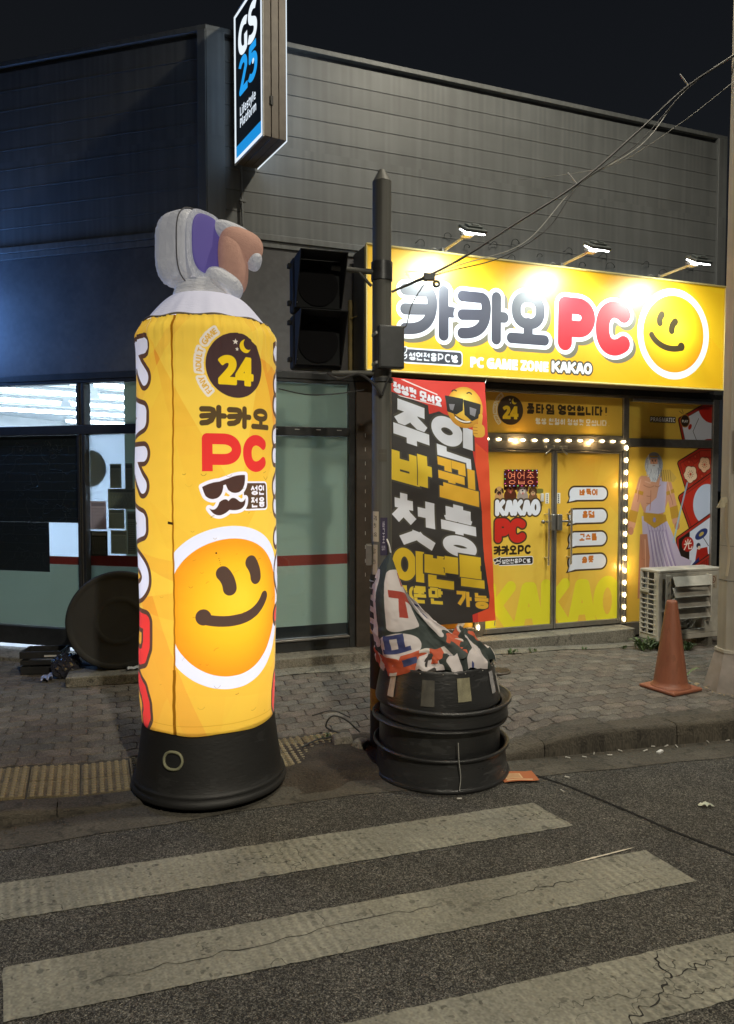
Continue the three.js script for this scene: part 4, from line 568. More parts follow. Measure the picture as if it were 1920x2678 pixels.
  const dr = door(3.543, 4.398, (g) => {
    bigWord(g);
    const bub = (v1, v0, t) => { const x0 = 3.735, x1 = 4.235, h = v1 - v0; for (const [e, c] of [[0.018, BK], [0, '#e6ecfb']]) { g.fillStyle = c; rrect(g, x0 - e, -v1 - e + 0.018, x1 - x0 + 2 * e - 0.018, h - 0.05 + 2 * e, (h - 0.05) / 2 + e); g.fill(); poly(g, [x0 - e * 1.6 - 0.005, -v0 + e * 0.8 - 0.012, x0 + 0.012, -v0 - 0.075, x0 + 0.08 + e, -v0 - 0.03 + e]); g.fill(); } const w = t.length === 3 ? 0.062 : 0.064; letters(g, t, 3.985 - t.length * (w + 0.014) / 2, -v1 + 0.040, w, 0.060, 0.017, [[0.0165, '#c8742a']], 'butt'); };
    bub(1.795, 1.612, '바둑이'); bub(1.56, 1.37, '홀덤'); bub(1.318, 1.126, '고스톱'); bub(1.08, 0.876, '슬롯');
    g.fillStyle = '#f1efe6'; g.fillRect(3.578, -1.72, 0.045, 0.11); g.fillStyle = '#333'; for (let i = 0; i < 5; i++) g.fillRect(3.593, -1.705 + i * 0.02, 0.014, 0.012);
  }, 42);
  for (const [d, u, k] of [[dl, 3.435, -1], [dr, 3.712, 1]]) {
    part('handle', [rod([u, 0.975, 0.075], [u, 1.56, 0.075], 0.011, 12), rod([u, 1.05, 0.0], [u, 1.05, 0.075], 0.008), rod([u, 1.50, 0.0], [u, 1.50, 0.075], 0.008)], M.steel, d);
    part('door_lock', [rbox(k < 0 ? 3.475 : 3.552, k < 0 ? 3.53 : 3.615, 1.33, 1.50, 0.023, 0.062, 0.012), rod([k < 0 ? 3.475 : 3.615, 1.425, 0.045], [u + k * 0.02, 1.425, 0.055], 0.012), new THREE.SphereGeometry(0.021, 12, 8).translate(u + (k < 0 ? -0.06 : 0), 1.425, 0.06)], M.alu, d);
  }
  part('bell_button', rbox(3.375, 3.412, 1.63, 1.715, 0.001, 0.022, 0.008), M.white, s);
  part('door_closer', [rbox(3.40, 3.50, 2.175, 2.205, 0.031, 0.07, 0.006), rbox(3.58, 3.66, 2.175, 2.205, 0.031, 0.07, 0.006), rod([3.46, 2.17, 0.05], [3.40, 2.12, 0.06], 0.010), rod([3.60, 2.17, 0.05], [3.66, 2.12, 0.06], 0.010)], M.steel, s);
  rebase(s, 3.55, 0.285, 0);
}
// glowing word sign inside the door
{
  const t = board(0.40, 0.175, 800, (g) => {
    g.translate(0, -0.175); g.fillStyle = '#3a0508'; g.fillRect(0, 0, 0.4, 0.175); g.setLineDash([0.001, 0.0105]); letters(g, '영업중', 0.045, 0.028, 0.082, 0.118, 0.030, [[0.0075, '#ff9a6a']]); g.setLineDash([]);
    const c = ['#ffe070', '#ff70c0', '#70ff80', '#80a0ff', '#ffffff']; for (let i = 0; i < 24; i++) { const p = i / 24 * 1.15, q = p < 0.4 ? [p, 0.008] : p < 0.575 ? [0.392, p - 0.4] : p < 0.975 ? [0.975 - p, 0.167] : [0.008, 1.15 - p]; g.fillStyle = c[i % 5]; dot(g, q[0], q[1], 0.0055); g.fill(); }
  });
  const s = thingR('led_word_sign', 'small red glowing word sign over the dogs printed on the door', 'sign', 3.14, 1.786, 0.012);
  part('panel', rbox(-0.2, 0.2, 0, 0.175, -0.006, -0.001, 0.002), M.black, s); part('lit_face', sheet(0.396, 0.172).translate(0, 0.0875, 0.001), std([0.1, 0.1, 0.1], 0.5, { emissiveMap: t, emissive: rgb(1, 1, 1), emissiveIntensity: 1.3, map: t }), s);
}
// strings of LED modules round the doorway
{
  const bulb = new THREE.SphereGeometry(1, 12, 8).scale(0.026, 0.012, 0.012).translate(0, 0, 0.008), mB = std([0.9, 0.8, 0.6], 0.4, { emissive: rgb(1, 0.78, 0.42), emissiveIntensity: 15 });
  const string = (label, pts, vert, lights) => {
    const s = onFrame('light_string', label, 'light string', 'LED strings round the doorway');
    part('cord', pipe(pts.flatMap(([u, v], i) => i ? [[(u + pts[i - 1][0]) / 2, (v + pts[i - 1][1]) / 2 + (vert ? 0 : -0.006), 0.037], [u, v, 0.036]] : [[u, v, 0.036]]), 0.003, pts.length * 4, 5), M.cablePale, s);
    pts.forEach(([u, v]) => { const o = part('led_module', bulb, mB, s); o.position.set(u, v, 0.034); if (vert) o.rotation.z = Math.PI / 2; });
    for (const [u, v] of lights) { const l = new THREE.PointLight(0xffd08a, 0.10); l.position.set(u, v, 0.10); l.castShadow = true; s.add(l); for (const c of [l]) c.userData = {}; }
    rebase(s, pts[0][0], pts[0][1], 0.036); return s;
  };
  string('row of warm LED modules along the bar over the doors', Array.from({ length: 13 }, (_, i) => [2.72 + i * 0.1395, 2.262 - 0.004 * Math.sin(i * 0.5)]), false, [[3.1, 2.25], [4.0, 2.25]]);
  string('upright line of warm LED modules between the doors and the printed figure', Array.from({ length: 15 }, (_, i) => [4.437, 2.20 - i * 0.1325]), true, [[4.437, 1.8], [4.437, 0.9]]);
  string('upright line of warm LED modules half hidden behind the hanging banner', Array.from({ length: 15 }, (_, i) => [2.64, 2.20 - i * 0.130]), true, [[2.64, 0.5]]);
}

// ---------------------------------------------------------------- hanging banner beside the doors
{
  const XL = 1.47, WD = 1.02, V0 = 0.52, HT = 2.245;
  const t = board(WD, HT, 700, (g) => {
    g.fillStyle = '#dd3b30'; g.fillRect(XL, -(V0 + HT), WD, HT);
    g.fillStyle = '#f4572f'; poly(g, [2.36, -2.2, 2.49, -2.1, 2.49, -0.5, 2.30, -0.5]); g.fill();
    g.fillStyle = '#35302e'; poly(g, [1.47, -2.66, 1.89, -2.53, 1.90, -2.45, 2.0, -2.48, 2.30, -2.33, 2.36, -1.92, 2.40, -1.55, 2.40, -1.1, 2.44, -0.75, 2.42, -0.64, 2.10, -0.55, 1.47, -0.55]); g.fill(); g.fillRect(1.47, -0.70, 0.78, 0.2);
    const row = (txt, x, v, w, h, gap, lw, k, col, edge, rim) => { g.save(); g.transform(1, k, 0, 1, 0, -k * x); blockLetters(g, txt, x + lw * 0.2, -v + lw / 2, w - lw * 0.4, h - lw, gap + lw * 0.4, lw, col, edge, rim ?? lw * 0.16); g.restore(); };
    const wh = '#e6e7f2', yl = '#f0cc36', or = '#f6bc34', dk = '#4a453c';
    row('주인', 1.53, 2.60, 0.385, 0.42, 0.035, 0.098, 0.30, wh, dk); row('바', 1.535, 2.19, 0.385, 0.36, 0.03, 0.094, 0.27, yl, dk); row('뀜', 1.95, 2.075, 0.40, 0.37, 0.03, 0.074, 0.25, or, dk); row('첫충', 1.53, 1.765, 0.39, 0.48, 0.04, 0.086, 0.235, wh, dk); row('이벤트', 1.53, 1.275, 0.272, 0.34, 0.03, 0.078, 0.18, '#ecc62c', dk); 
    row('문의', 1.52, 0.915, 0.12, 0.14, 0.02, 0.028, 0.13, '#e8c83a', dk); row('론만', 1.69, 0.895, 0.13, 0.155, 0.03, 0.030, 0.13, '#e8c83a', dk); row('가능', 2.10, 0.835, 0.155, 0.165, 0.02, 0.033, 0.12, '#f0bb34', dk);
    // small line of white words between two white slashes, and a glossy yellow face with sunglasses and a thumb
    row('정성껏 모셔요', 1.555, 2.735, 0.068, 0.095, 0.008, 0.021, 0.26, '#f3f0fb', '#a02630'); g.fillStyle = '#f6e8ea'; poly(g, [1.63, -2.755, 1.66, -2.757, 1.99, -2.64, 1.99, -2.628]); g.fill(); poly(g, [1.59, -2.615, 1.98, -2.535, 1.97, -2.53, 1.62, -2.60]); g.fill();
    const gr = g.createRadialGradient(2.25, -2.60, 0.02, 2.27, -2.53, 0.21); gr.addColorStop(0, '#ffe468'); gr.addColorStop(0.6, '#efb83a'); gr.addColorStop(1, '#cf8a28'); g.fillStyle = gr; dot(g, 2.265, -2.525, 0.185, 0.192); g.fill();
    g.fillStyle = '#2b2826'; g.lineJoin = 'round'; g.strokeStyle = '#2b2826'; g.lineWidth = 0.02; for (const q of [[2.075, -2.62, 2.24, -2.595, 2.23, -2.50, 2.17, -2.465, 2.09, -2.49], [2.26, -2.585, 2.42, -2.55, 2.40, -2.44, 2.33, -2.41, 2.265, -2.46]]) { poly(g, q); g.stroke(); g.fill(); } g.fillStyle = '#8d8a92'; poly(g, [2.10, -2.55, 2.16, -2.55, 2.14, -2.49, 2.11, -2.50]); g.fill(); poly(g, [2.31, -2.53, 2.38, -2.51, 2.36, -2.44, 2.31, -2.46]); g.fill();
    g.fillStyle = '#5a3a20'; g.beginPath(); g.moveTo(2.14, -2.47); g.quadraticCurveTo(2.20, -2.34, 2.335, -2.385); g.quadraticCurveTo(2.22, -2.40, 2.14, -2.47); g.fill(); g.strokeStyle = '#fbf5ee'; g.lineWidth = 0.014; g.beginPath(); g.moveTo(2.16, -2.435); g.quadraticCurveTo(2.22, -2.375, 2.31, -2.395); g.stroke(); g.strokeStyle = '#3a2c20'; g.lineWidth = 0.012; g.beginPath(); g.arc(2.165, -2.655, 0.03, 3.6, 5.6); g.stroke(); g.beginPath(); g.arc(2.315, -2.635, 0.03, 3.8, 5.9); g.stroke();
    g.fillStyle = '#e9ae3c'; rrect(g, 2.335, -2.375, 0.125, 0.125, 0.045); g.fill(); g.save(); g.translate(2.415, -2.40); g.rotate(0.15); rrect(g, -0.022, -0.07, 0.044, 0.13, 0.02); g.fill(); g.restore(); g.strokeStyle = '#b57722'; g.lineWidth = 0.006; for (let i = 0; i < 3; i++) { g.beginPath(); g.moveTo(2.338, -2.345 + i * 0.028); g.lineTo(2.385, -2.340 + i * 0.028); g.stroke(); }
  }, XL, V0);
  const s = onFrame('event_banner', 'red and black hanging banner with slanted white and yellow letters', 'banner');
  const f = (a, b) => { const v = V0 + b * HT, u = lerp(1.47 + 0.06 * (1 - b), 2.49 + 0.13 * (1 - b), a); const w = 0.40 + 0.010 * Math.sin(a * 9 + b * 7) * (1 - b * 0.6) + 0.016 * Math.sin(b * 21 + a * 3) * (0.3 + 0.7 * Math.sin(a * 3.1)) * 0.5 + 0.02 * Math.sin(a * 3.1) * (1 - b) + 0.006 * vnoise(a * 9, b * 22, 99, 4); return [u, v + 0.010 * Math.sin(a * 3.1) * (b > 0.9 ? -1 : 0) * (b - 0.9) * 10, w]; };
  part('cloth', grid(28, 64, f), std([0.86, 0.86, 0.86], 0.75, { map: t }), s);
  part('tie', [rod([1.47, 2.755, 0.40], [1.44, 2.80, 0.30], 0.004), rod([2.49, 2.755, 0.40], [2.53, 2.80, 0.36], 0.004), rod([2.618, 0.525, 0.40], [2.635, 0.46, 0.36], 0.004), rod([1.53, 0.525, 0.40], [1.47, 0.5, 0.3], 0.004)], M.white, s);
  part('support_cord', rod([1.455, 0.35, 0.40], [1.455, 2.80, 0.38], 0.005, 6), M.cablePale, s);
  rebase(s, 2.0, 0.52, 0.40);
}

// ---------------------------------------------------------------- projecting store sign
{
  const t = board(0.634, 1.25, 720, (g) => {
    g.translate(0, -1.25); g.fillStyle = '#f4faff'; g.fillRect(0, 0, 0.634, 1.25); g.fillStyle = '#0b0e12'; g.fillRect(0.04, 0.035, 0.556, 1.175); g.fillStyle = '#1d8fd6'; g.fillRect(0.04, 1.115, 0.556, 0.095);
    g.lineCap = 'butt'; g.lineJoin = 'round'; g.strokeStyle = '#f7fbff'; g.lineWidth = 0.068; g.beginPath(); g.moveTo(0.30, 0.175); g.bezierCurveTo(0.20, 0.12, 0.135, 0.19, 0.135, 0.27); g.bezierCurveTo(0.135, 0.36, 0.20, 0.40, 0.275, 0.375); g.lineTo(0.275, 0.265); g.stroke(); g.beginPath(); g.moveTo(0.50, 0.155); g.bezierCurveTo(0.42, 0.10, 0.34, 0.16, 0.37, 0.215); g.bezierCurveTo(0.40, 0.26, 0.49, 0.255, 0.49, 0.32); g.bezierCurveTo(0.49, 0.39, 0.40, 0.40, 0.335, 0.36); g.stroke();
    g.strokeStyle = '#23a0ea'; g.lineWidth = 0.062; g.beginPath(); g.moveTo(0.135, 0.50); g.bezierCurveTo(0.17, 0.43, 0.285, 0.44, 0.275, 0.53); g.lineTo(0.15, 0.70); g.lineTo(0.31, 0.70); g.stroke(); g.beginPath(); g.moveTo(0.50, 0.455); g.lineTo(0.375, 0.455); g.lineTo(0.37, 0.545); g.bezierCurveTo(0.43, 0.51, 0.50, 0.54, 0.495, 0.61); g.bezierCurveTo(0.49, 0.70, 0.39, 0.72, 0.345, 0.665); g.stroke(); g.fillStyle = '#dff2ff'; dot(g, 0.435, 0.575, 0.022); g.fill();
    words(g, 'Lifestyle', 0.125, 0.895, 0.105, '#f2f8ff', { sx: 0.84 }); words(g, 'Platform', 0.125, 0.99, 0.105, '#f2f8ff', { sx: 0.84 });
  });
  const lit = std([0.25, 0.25, 0.25], 0.35, { map: t, emissiveMap: t, emissive: rgb(0.92, 0.97, 1), emissiveIntensity: 1.0 });
  const s = thingR('projecting_sign', 'upright box sign with a lit black face standing out from the cladding', 'sign', 0.23, 4.55, 0.05, null, 0.169);
  part('box', [rbox(0.004, 0.068, 0.012, 1.24, 0.012, 0.63, 0.004), rbox(0.072, 0.133, 0.010, 1.242, 0.010, 0.632, 0.004), rbox(0.137, 0.200, 0.012, 1.24, 0.012, 0.63, 0.004), rbox(0.06, 0.14, 0.02, 1.22, 0.02, 0.62, 0.002)], std([0.20, 0.165, 0.13], 0.55, { map: tGrime }), s);
  part('lit_face', sheet(0.626, 1.236).rotateY(-Math.PI / 2).translate(-0.002, 0.625, 0.319), lit, s); part('lit_face', sheet(0.626, 1.236).rotateY(Math.PI / 2).translate(0.206, 0.625, 0.319), lit, s);
  part('edge_frame', [rbox(-0.006, 0.006, 1.237, 1.25, 0, 0.64, 0.002), rbox(-0.006, 0.006, 0, 0.012, 0, 0.64, 0.002), rbox(-0.006, 0.006, 0.013, 1.236, 0.0, 0.010, 0.002), rbox(-0.006, 0.006, 0.013, 1.236, 0.629, 0.64, 0.002)], M.white, s);
  part('latch', rbox(0.06, 0.085, 0.26, 0.33, 0.631, 0.640, 0.002), M.black, s); part('wall_bracket', [rbox(0.05, 0.15, 0.15, 0.22, -0.06, 0.01, 0.004), rbox(0.05, 0.15, 1.0, 1.07, -0.06, 0.01, 0.004)], M.trim, s);
  for (const [x, k] of [[-0.02, -1], [0.224, 1]]) { const l = new THREE.RectAreaLight(0xcfe8ff, 0.75, 0.6, 1.2); l.position.set(x, 0.625, 0.319); l.rotation.y = k < 0 ? Math.PI / 2 : -Math.PI / 2; s.add(l); }
  // added sign, out of view at the left, casting a blue wash along the wall
  const b = thingL('added_blue_sign', 'added blue lit box sign out of view, casting a blue wash on the store front', 'sign', -3.25, 3.0, 0.04);
  part('box', rbox(-0.1, 0.098, 0, 0.86, 0, 0.62, 0.006), M.frameDark, b); part('lit_face', sheet(0.6, 0.84).rotateY(Math.PI / 2).translate(0.101, 0.43, 0.31), std([0.1, 0.2, 0.4], 0.4, { emissive: rgb(0.25, 0.5, 1), emissiveIntensity: 1.2 }), b); part('lit_face', sheet(0.6, 0.84).rotateY(-Math.PI / 2).translate(-0.103, 0.43, 0.31), std([0.1, 0.2, 0.4], 0.4, { emissive: rgb(0.25, 0.5, 1), emissiveIntensity: 1.2 }), b);
  const l = new THREE.RectAreaLight(0x6aa0f5, 30, 0.58, 0.82); l.position.set(0.115, 0.43, 0.31); l.rotation.y = -Math.PI / 2; b.add(l);
}

// ---------------------------------------------------------------- the glowing inflatable column
{
  const Rr = 0.418, V0 = 0.434, V1 = 2.758, CW = 2 * Math.PI * Rr, seam = -27.7 * RAD * Rr;
  const t = board(CW, V1 - V0, 760, (g) => {
    seed = 77; facets(g, -CW / 2, -V1, CW, V1 - V0, '#f0c246', ['#f3d04a', '#eaa43a', '#ecb042', '#f5da58', '#e89c36'], 40, 0.75);
    // the face in its pale ring, cut by the seam
    g.save(); g.beginPath(); g.rect(seam, -1.68, 0.95, 1.25); g.clip(); smiley(g, 0.137, -1.141, 0.457, '#e3ebff', ['#fdd33a', '#fbc02c', '#f39a26'], '#54433a'); g.restore();
    g.strokeStyle = '#54433a'; g.lineCap = g.lineJoin = 'round'; g.lineWidth = 0.082; g.beginPath(); g.moveTo(0.083, -1.335); g.quadraticCurveTo(0.118, -1.30, 0.123, -1.25); g.moveTo(0.262, -1.385); g.quadraticCurveTo(0.295, -1.345, 0.297, -1.30); g.stroke(); g.lineWidth = 0.060; g.beginPath(); g.moveTo(-0.035, -1.088); g.bezierCurveTo(0.06, -1.055, 0.30, -1.04, 0.372, -1.182); g.stroke(); g.fillStyle = '#54433a'; dot(g, -0.03, -1.095, 0.045); g.fill();
    // the shop's name down both sides
    const side = (s0, h) => { for (const [txt, top, cols] of [['KAKAO', 2.66, ['#5c4438', '#e3eaff']], ['PC', 1.10, ['#5c4438', '#e8423f']]]) { g.save(); g.translate(s0, -top); g.rotate(Math.PI / 2); letters(g, txt, 0.055, -h + 0.06, txt === 'PC' ? 0.22 : 0.19, h - 0.12, txt === 'PC' ? 0.135 : 0.113, [[0.142, cols[0]], [0.088, cols[1]]]); g.restore(); } };
    side(-0.845, 0.47); side(0.497, 0.47); 
    clock24(g, 0.172, -2.484, 0.177, '#4b3a3a', '#f4d22a', '#e9e4d8');
    letters(g, '카카오', -0.028, -2.245, 0.128, 0.090, 0.030, [[0.030, '#5a4a30']]); 
    g.strokeStyle = '#e23c38'; g.lineWidth = 0.060; g.lineCap = 'butt'; g.lineJoin = 'round'; g.beginPath(); g.moveTo(0.0, -1.90); g.lineTo(0.0, -2.078); g.lineTo(0.09, -2.078); g.bezierCurveTo(0.20, -2.078, 0.20, -1.965, 0.09, -1.965); g.lineTo(0.0, -1.965); g.stroke(); g.lineCap = 'round'; g.beginPath(); g.moveTo(0.375, -2.055); g.bezierCurveTo(0.31, -2.10, 0.245, -2.075, 0.245, -2.005); g.bezierCurveTo(0.245, -1.925, 0.31, -1.905, 0.375, -1.955); g.stroke();
    g.fillStyle = '#eef1ff'; rrect(g, 0.205, -1.845, 0.205, 0.165, 0.025); g.fill(); g.fillStyle = '#5a4636'; rrect(g, 0.215, -1.835, 0.185, 0.145, 0.018); g.fill(); glassesMark(g, -0.03, -1.79, 0.24, '#4f3a34', '#eef1ff'); letters(g, '성인', 0.268, -1.820, 0.048, 0.048, 0.014, [[0.0105, '#f1f3ff']], 'butt'); letters(g, '전용', 0.268, -1.750, 0.048, 0.048, 0.014, [[0.0105, '#f1f3ff']], 'butt');
    // seam, scuffs and stains of the cloth
    g.strokeStyle = '#a06a14'; g.lineWidth = 0.010; g.lineCap = 'butt'; g.beginPath(); g.moveTo(seam, -V1); g.lineTo(seam, -V0); g.stroke(); g.strokeStyle = '#8a5c12'; g.lineWidth = 0.018; g.beginPath(); g.moveTo(seam, -0.80); g.lineTo(seam - 0.004, -V0); g.stroke(); g.strokeStyle = '#3a2a18'; g.lineWidth = 0.014; g.beginPath(); g.moveTo(seam - 0.03, -1.618); g.lineTo(seam, -1.612); g.stroke();
    g.lineCap = 'round'; for (let i = 0; i < 44; i++) { const x = rr(-0.3, 0.5), y = -rr(0.5, 1.9), a = rr(-0.9, 0.9), l = rr(0.008, 0.04); g.globalAlpha = rr(0.15, 0.5); g.strokeStyle = '#6a4a1a'; g.lineWidth = rr(0.0015, 0.004); g.beginPath(); g.moveTo(x, y); g.quadraticCurveTo(x + l * 0.5, y + a * l, x + l, y + a * l * 0.4 - l * 0.3); g.stroke(); } g.globalAlpha = 1; g.fillStyle = '#4a3420'; dot(g, 0.045, -1.45, 0.005); g.fill(); for (let i = 0; i < 4; i++) { dot(g, 0.06 + 0.003 * i, -1.42 + i * 0.012, 0.002); g.fill(); }
    g.globalAlpha = 0.35; g.fillStyle = '#b9841c'; g.fillRect(-CW / 2, -V0 - 0.055, CW, 0.004); g.globalAlpha = 1;
  }, -CW / 2, V0);
  const X = -0.958, Z = -4.45, s = thing('inflatable_column', 'tall glowing yellow inflatable column with a smiling face on a black base', 'inflatable sign', V(X, 0.03, Z), Math.atan2(-X, -Z) );
  s.rotation.y = Math.atan2(0.958, 4.45); s.scale.set(0.97, 1, 0.97);
  const y0 = -0.03;
  const weave = tex(256, (x, y) => 0.5 + 0.25 * Math.sin(x * 6.2832 * 64) * 0.3 + 0.5 * (fbm(x * 10, y * 10, 10, 101, 3) - 0.5), false, 1);
  const rad = (a, v) => { const top = sm(v, 2.66, V1); let r = Rr - 0.010 * (1 - sm(v, V0, 0.62)) - 0.040 * top * top + 0.006 * Math.sin(v * 5 + a) + 0.005 * Math.sin(v * 2.1 + a * 2 + 1) + 0.0022 * Math.sin(v * 60 + 3 * Math.sin(a * 3)) * Math.exp(-(((a - seam / Rr) / 0.25) ** 2)); r += 0.0065 * (vnoise(a * 34 + 99, v * 2.2, 9999, 7) - 0.5) * sm(v, 2.40, 2.72) * 4; r += 0.004 * (fbm(a * 4 + 50, v * 5, 9999, 8, 3) - 0.5) * 2; r -= 0.007 * Math.exp(-(((a - seam / Rr) / 0.022) ** 2)); return r; };
  part('printed_cloth', grid(200, 110, (p, q) => { const a = (p - 0.5) * 2 * Math.PI, v = lerp(V0, V1, q), r = rad(a, v); return [Math.sin(a) * r, v + y0 + (q < 0.01 ? 0.004 * Math.sin(a * 7) : 0), Math.cos(a) * r]; }), phys([0.80, 0.80, 0.80], 0.95, { map: t, transmission: 0.5, thickness: 0, ior: 1.1, emissiveMap: t, emissive: rgb(0.96, 0.98, 1), emissiveIntensity: 0.36 }), s);
  for (const [v, I] of [[0.62, 0.62], [1.0, 0.50], [1.42, 0.43], [1.86, 0.36], [2.32, 0.33]]) { const l = new THREE.PointLight(0xe9efff, I * 1.12); l.position.set(0, v + y0, 0); l.castShadow = true; l.shadow.radius = 4; s.add(l); }
  const mWhite = std([0.50, 0.50, 0.58], 0.85, { emissive: rgb(0.72, 0.75, 1.0), emissiveIntensity: 0.26, bumpMap: tFine, bumpScale: 0.002 });
  const mPlain = std([0.60, 0.61, 0.64], 0.85, { emissive: rgb(0.86, 0.88, 0.98), emissiveIntensity: 0.15, map: tGrime, bumpMap: tex(256, (x, y) => fbm(x * 10, y * 5, 5, 181, 4), false, 0.35), bumpScale: 0.012 });
  part('shoulder', grid(120, 14, (p, q) => { const a = (p - 0.5) * 2 * Math.PI, k = 1 - q, r = lerp(0.378, 0.205, Math.pow(q, 0.9)) + 0.004 * Math.sin(a * 23) * (1 - q), v = lerp(V1 - 0.004, 2.925, Math.sin(q * Math.PI / 2) * 0.55 + q * 0.45) + 0.006 * Math.sin(a * 11) * (1 - q); return [Math.sin(a) * r, v + y0, Math.cos(a) * r]; }), mWhite, s);
  part('shoulder_seam', pipe(Array.from({ length: 61 }, (_, i) => { const a = i / 60 * 2 * Math.PI; return [Math.sin(a) * 0.381, V1 + y0 + 0.002 + 0.005 * Math.sin(a * 11), Math.cos(a) * 0.381]; }), 0.006, 160, 5), std([0.16, 0.14, 0.11], 0.9), s);
  // the stuffed hand on top: white cuff cushion with a dark violet end, and a fist
  const pillow = (w, h, d, e, puck) => { const g = new THREE.SphereGeometry(1, 56, 36), p = g.attributes.position; for (let i = 0; i < p.count; i++) { const f = (c) => Math.sign(c) * Math.pow(Math.abs(c), e), v = V(p.getX(i), p.getY(i), p.getZ(i)), q = puck ? 1 + puck * (Math.sin(Math.atan2(v.y, v.x) * 31) + 0.6 * Math.sin(Math.atan2(v.y, v.x) * 47 + 1)) * Math.exp(-(((Math.abs(v.z) - 0.55) / 0.2) ** 2)) * 0.6 : 1; p.setXYZ(i, f(v.x) * w * q, f(v.y) * h * q, f(v.z) * d); } g.computeVertexNormals(); return g; };
  const hand = part('hand', [pillow(0.175, 0.222, 0.165, 0.62, 0.03).rotateY(0.80).translate(-0.105, 3.205 + y0, -0.02), grid(48, 6, (p, q) => { const a = p * 2 * Math.PI, r = lerp(0.205, 0.175, q) + 0.003 * Math.sin(a * 15); return [Math.sin(a) * r * 0.98, lerp(2.915, 3.02, q) + y0, Math.cos(a) * r * 0.85]; })], mPlain, s, 'stuffed white hand with a violet cuff end and a skin-coloured fist');
  const cuffTilt = (g) => g.rotateY(0.80).translate(-0.105, 3.205 + y0, -0.02);
  const face = (sx, sy, z, n = 40) => { const g = new THREE.CircleGeometry(1, n), p = g.attributes.position; for (let i = 0; i < p.count; i++) { const c = (q) => Math.sign(q) * Math.pow(Math.abs(q), 0.62), x = c(p.getX(i)), y = c(p.getY(i)); p.setXYZ(i, x * sx, y * sy, z); } g.computeVertexNormals(); return g; };
  part('cuff_end', cuffTilt(merge([face(0.166, 0.203, 0.158), face(0.166, 0.203, 0.158)])), mPlain, hand); part('violet_panel', cuffTilt(pillow(0.124, 0.168, 0.012, 0.66).translate(-0.004, 0.012, 0.166)), std([0.055, 0.040, 0.18], 0.7, { emissive: rgb(0.10, 0.08, 0.30), emissiveIntensity: 0.42 }), hand);
  part('cuff_seam', cuffTilt(pipe(Array.from({ length: 49 }, (_, i) => { const a = i / 48 * 2 * Math.PI, c = (q) => Math.sign(q) * Math.pow(Math.abs(q), 0.62); return [c(Math.cos(a)) * 0.174, c(Math.sin(a)) * 0.222, 0.085]; }), 0.004, 120, 5)), std([0.10, 0.10, 0.11], 0.9), hand);
  const skin = std([0.50, 0.30, 0.23], 0.85, { emissive: rgb(0.55, 0.29, 0.22), emissiveIntensity: 0.26, map: tGrime, bumpMap: tFine, bumpScale: 0.002 });
  part('fist', [pillow(0.088, 0.185, 0.12, 0.80).rotateZ(0.10).translate(0.165, 3.135 + y0, 0.04)], skin, hand); part('thumb', pillow(0.135, 0.098, 0.10, 0.80).rotateZ(-0.32).translate(0.212, 3.232 + y0, 0.05), skin, hand);
  part('fist_lining', [pillow(0.135, 0.060, 0.095, 0.8).rotateZ(-0.34).translate(0.165, 3.312 + y0, 0.0), pillow(0.125, 0.075, 0.13, 0.8).rotateZ(-0.45).translate(0.105, 3.005 + y0, 0.05), pillow(0.045, 0.050, 0.085, 0.8).rotateZ(-0.3).translate(0.292, 3.150 + y0, 0.05)], mPlain, hand);
  // black moulded base with its oval grip
  part('base', lathe([[0.0, 0.0], [0.452, 0.0], [0.474, 0.012], [0.478, 0.028], [0.470, 0.044], [0.458, 0.052], [0.466, 0.064], [0.462, 0.078], [0.450, 0.086], [0.440, 0.14], [0.425, 0.24], [0.412, 0.34], [0.404, 0.405], [0.398, 0.425], [0.37, 0.43]], 72), M.black, s);
  const gr = []; for (let i = 0; i < 48; i++) { const a = i / 48 * 2 * Math.PI, c = Math.sign(Math.cos(a)) * Math.pow(Math.abs(Math.cos(a)), 0.8) * 0.060, d = Math.sin(a) * 0.047, ph = -29.4 * RAD + c / 0.428, yy = 0.262 + d, r = lerp(0.440, 0.412, (yy - 0.14) / 0.2) + 0.004; gr.push([Math.sin(ph) * r, yy, Math.cos(ph) * r]); }
  part('grip_ring', new THREE.TubeGeometry(new THREE.CatmullRomCurve3(gr.map((p) => V(...p)), true), 96, 0.0085, 6, true), std([0.24, 0.24, 0.15], 0.7), s);
}

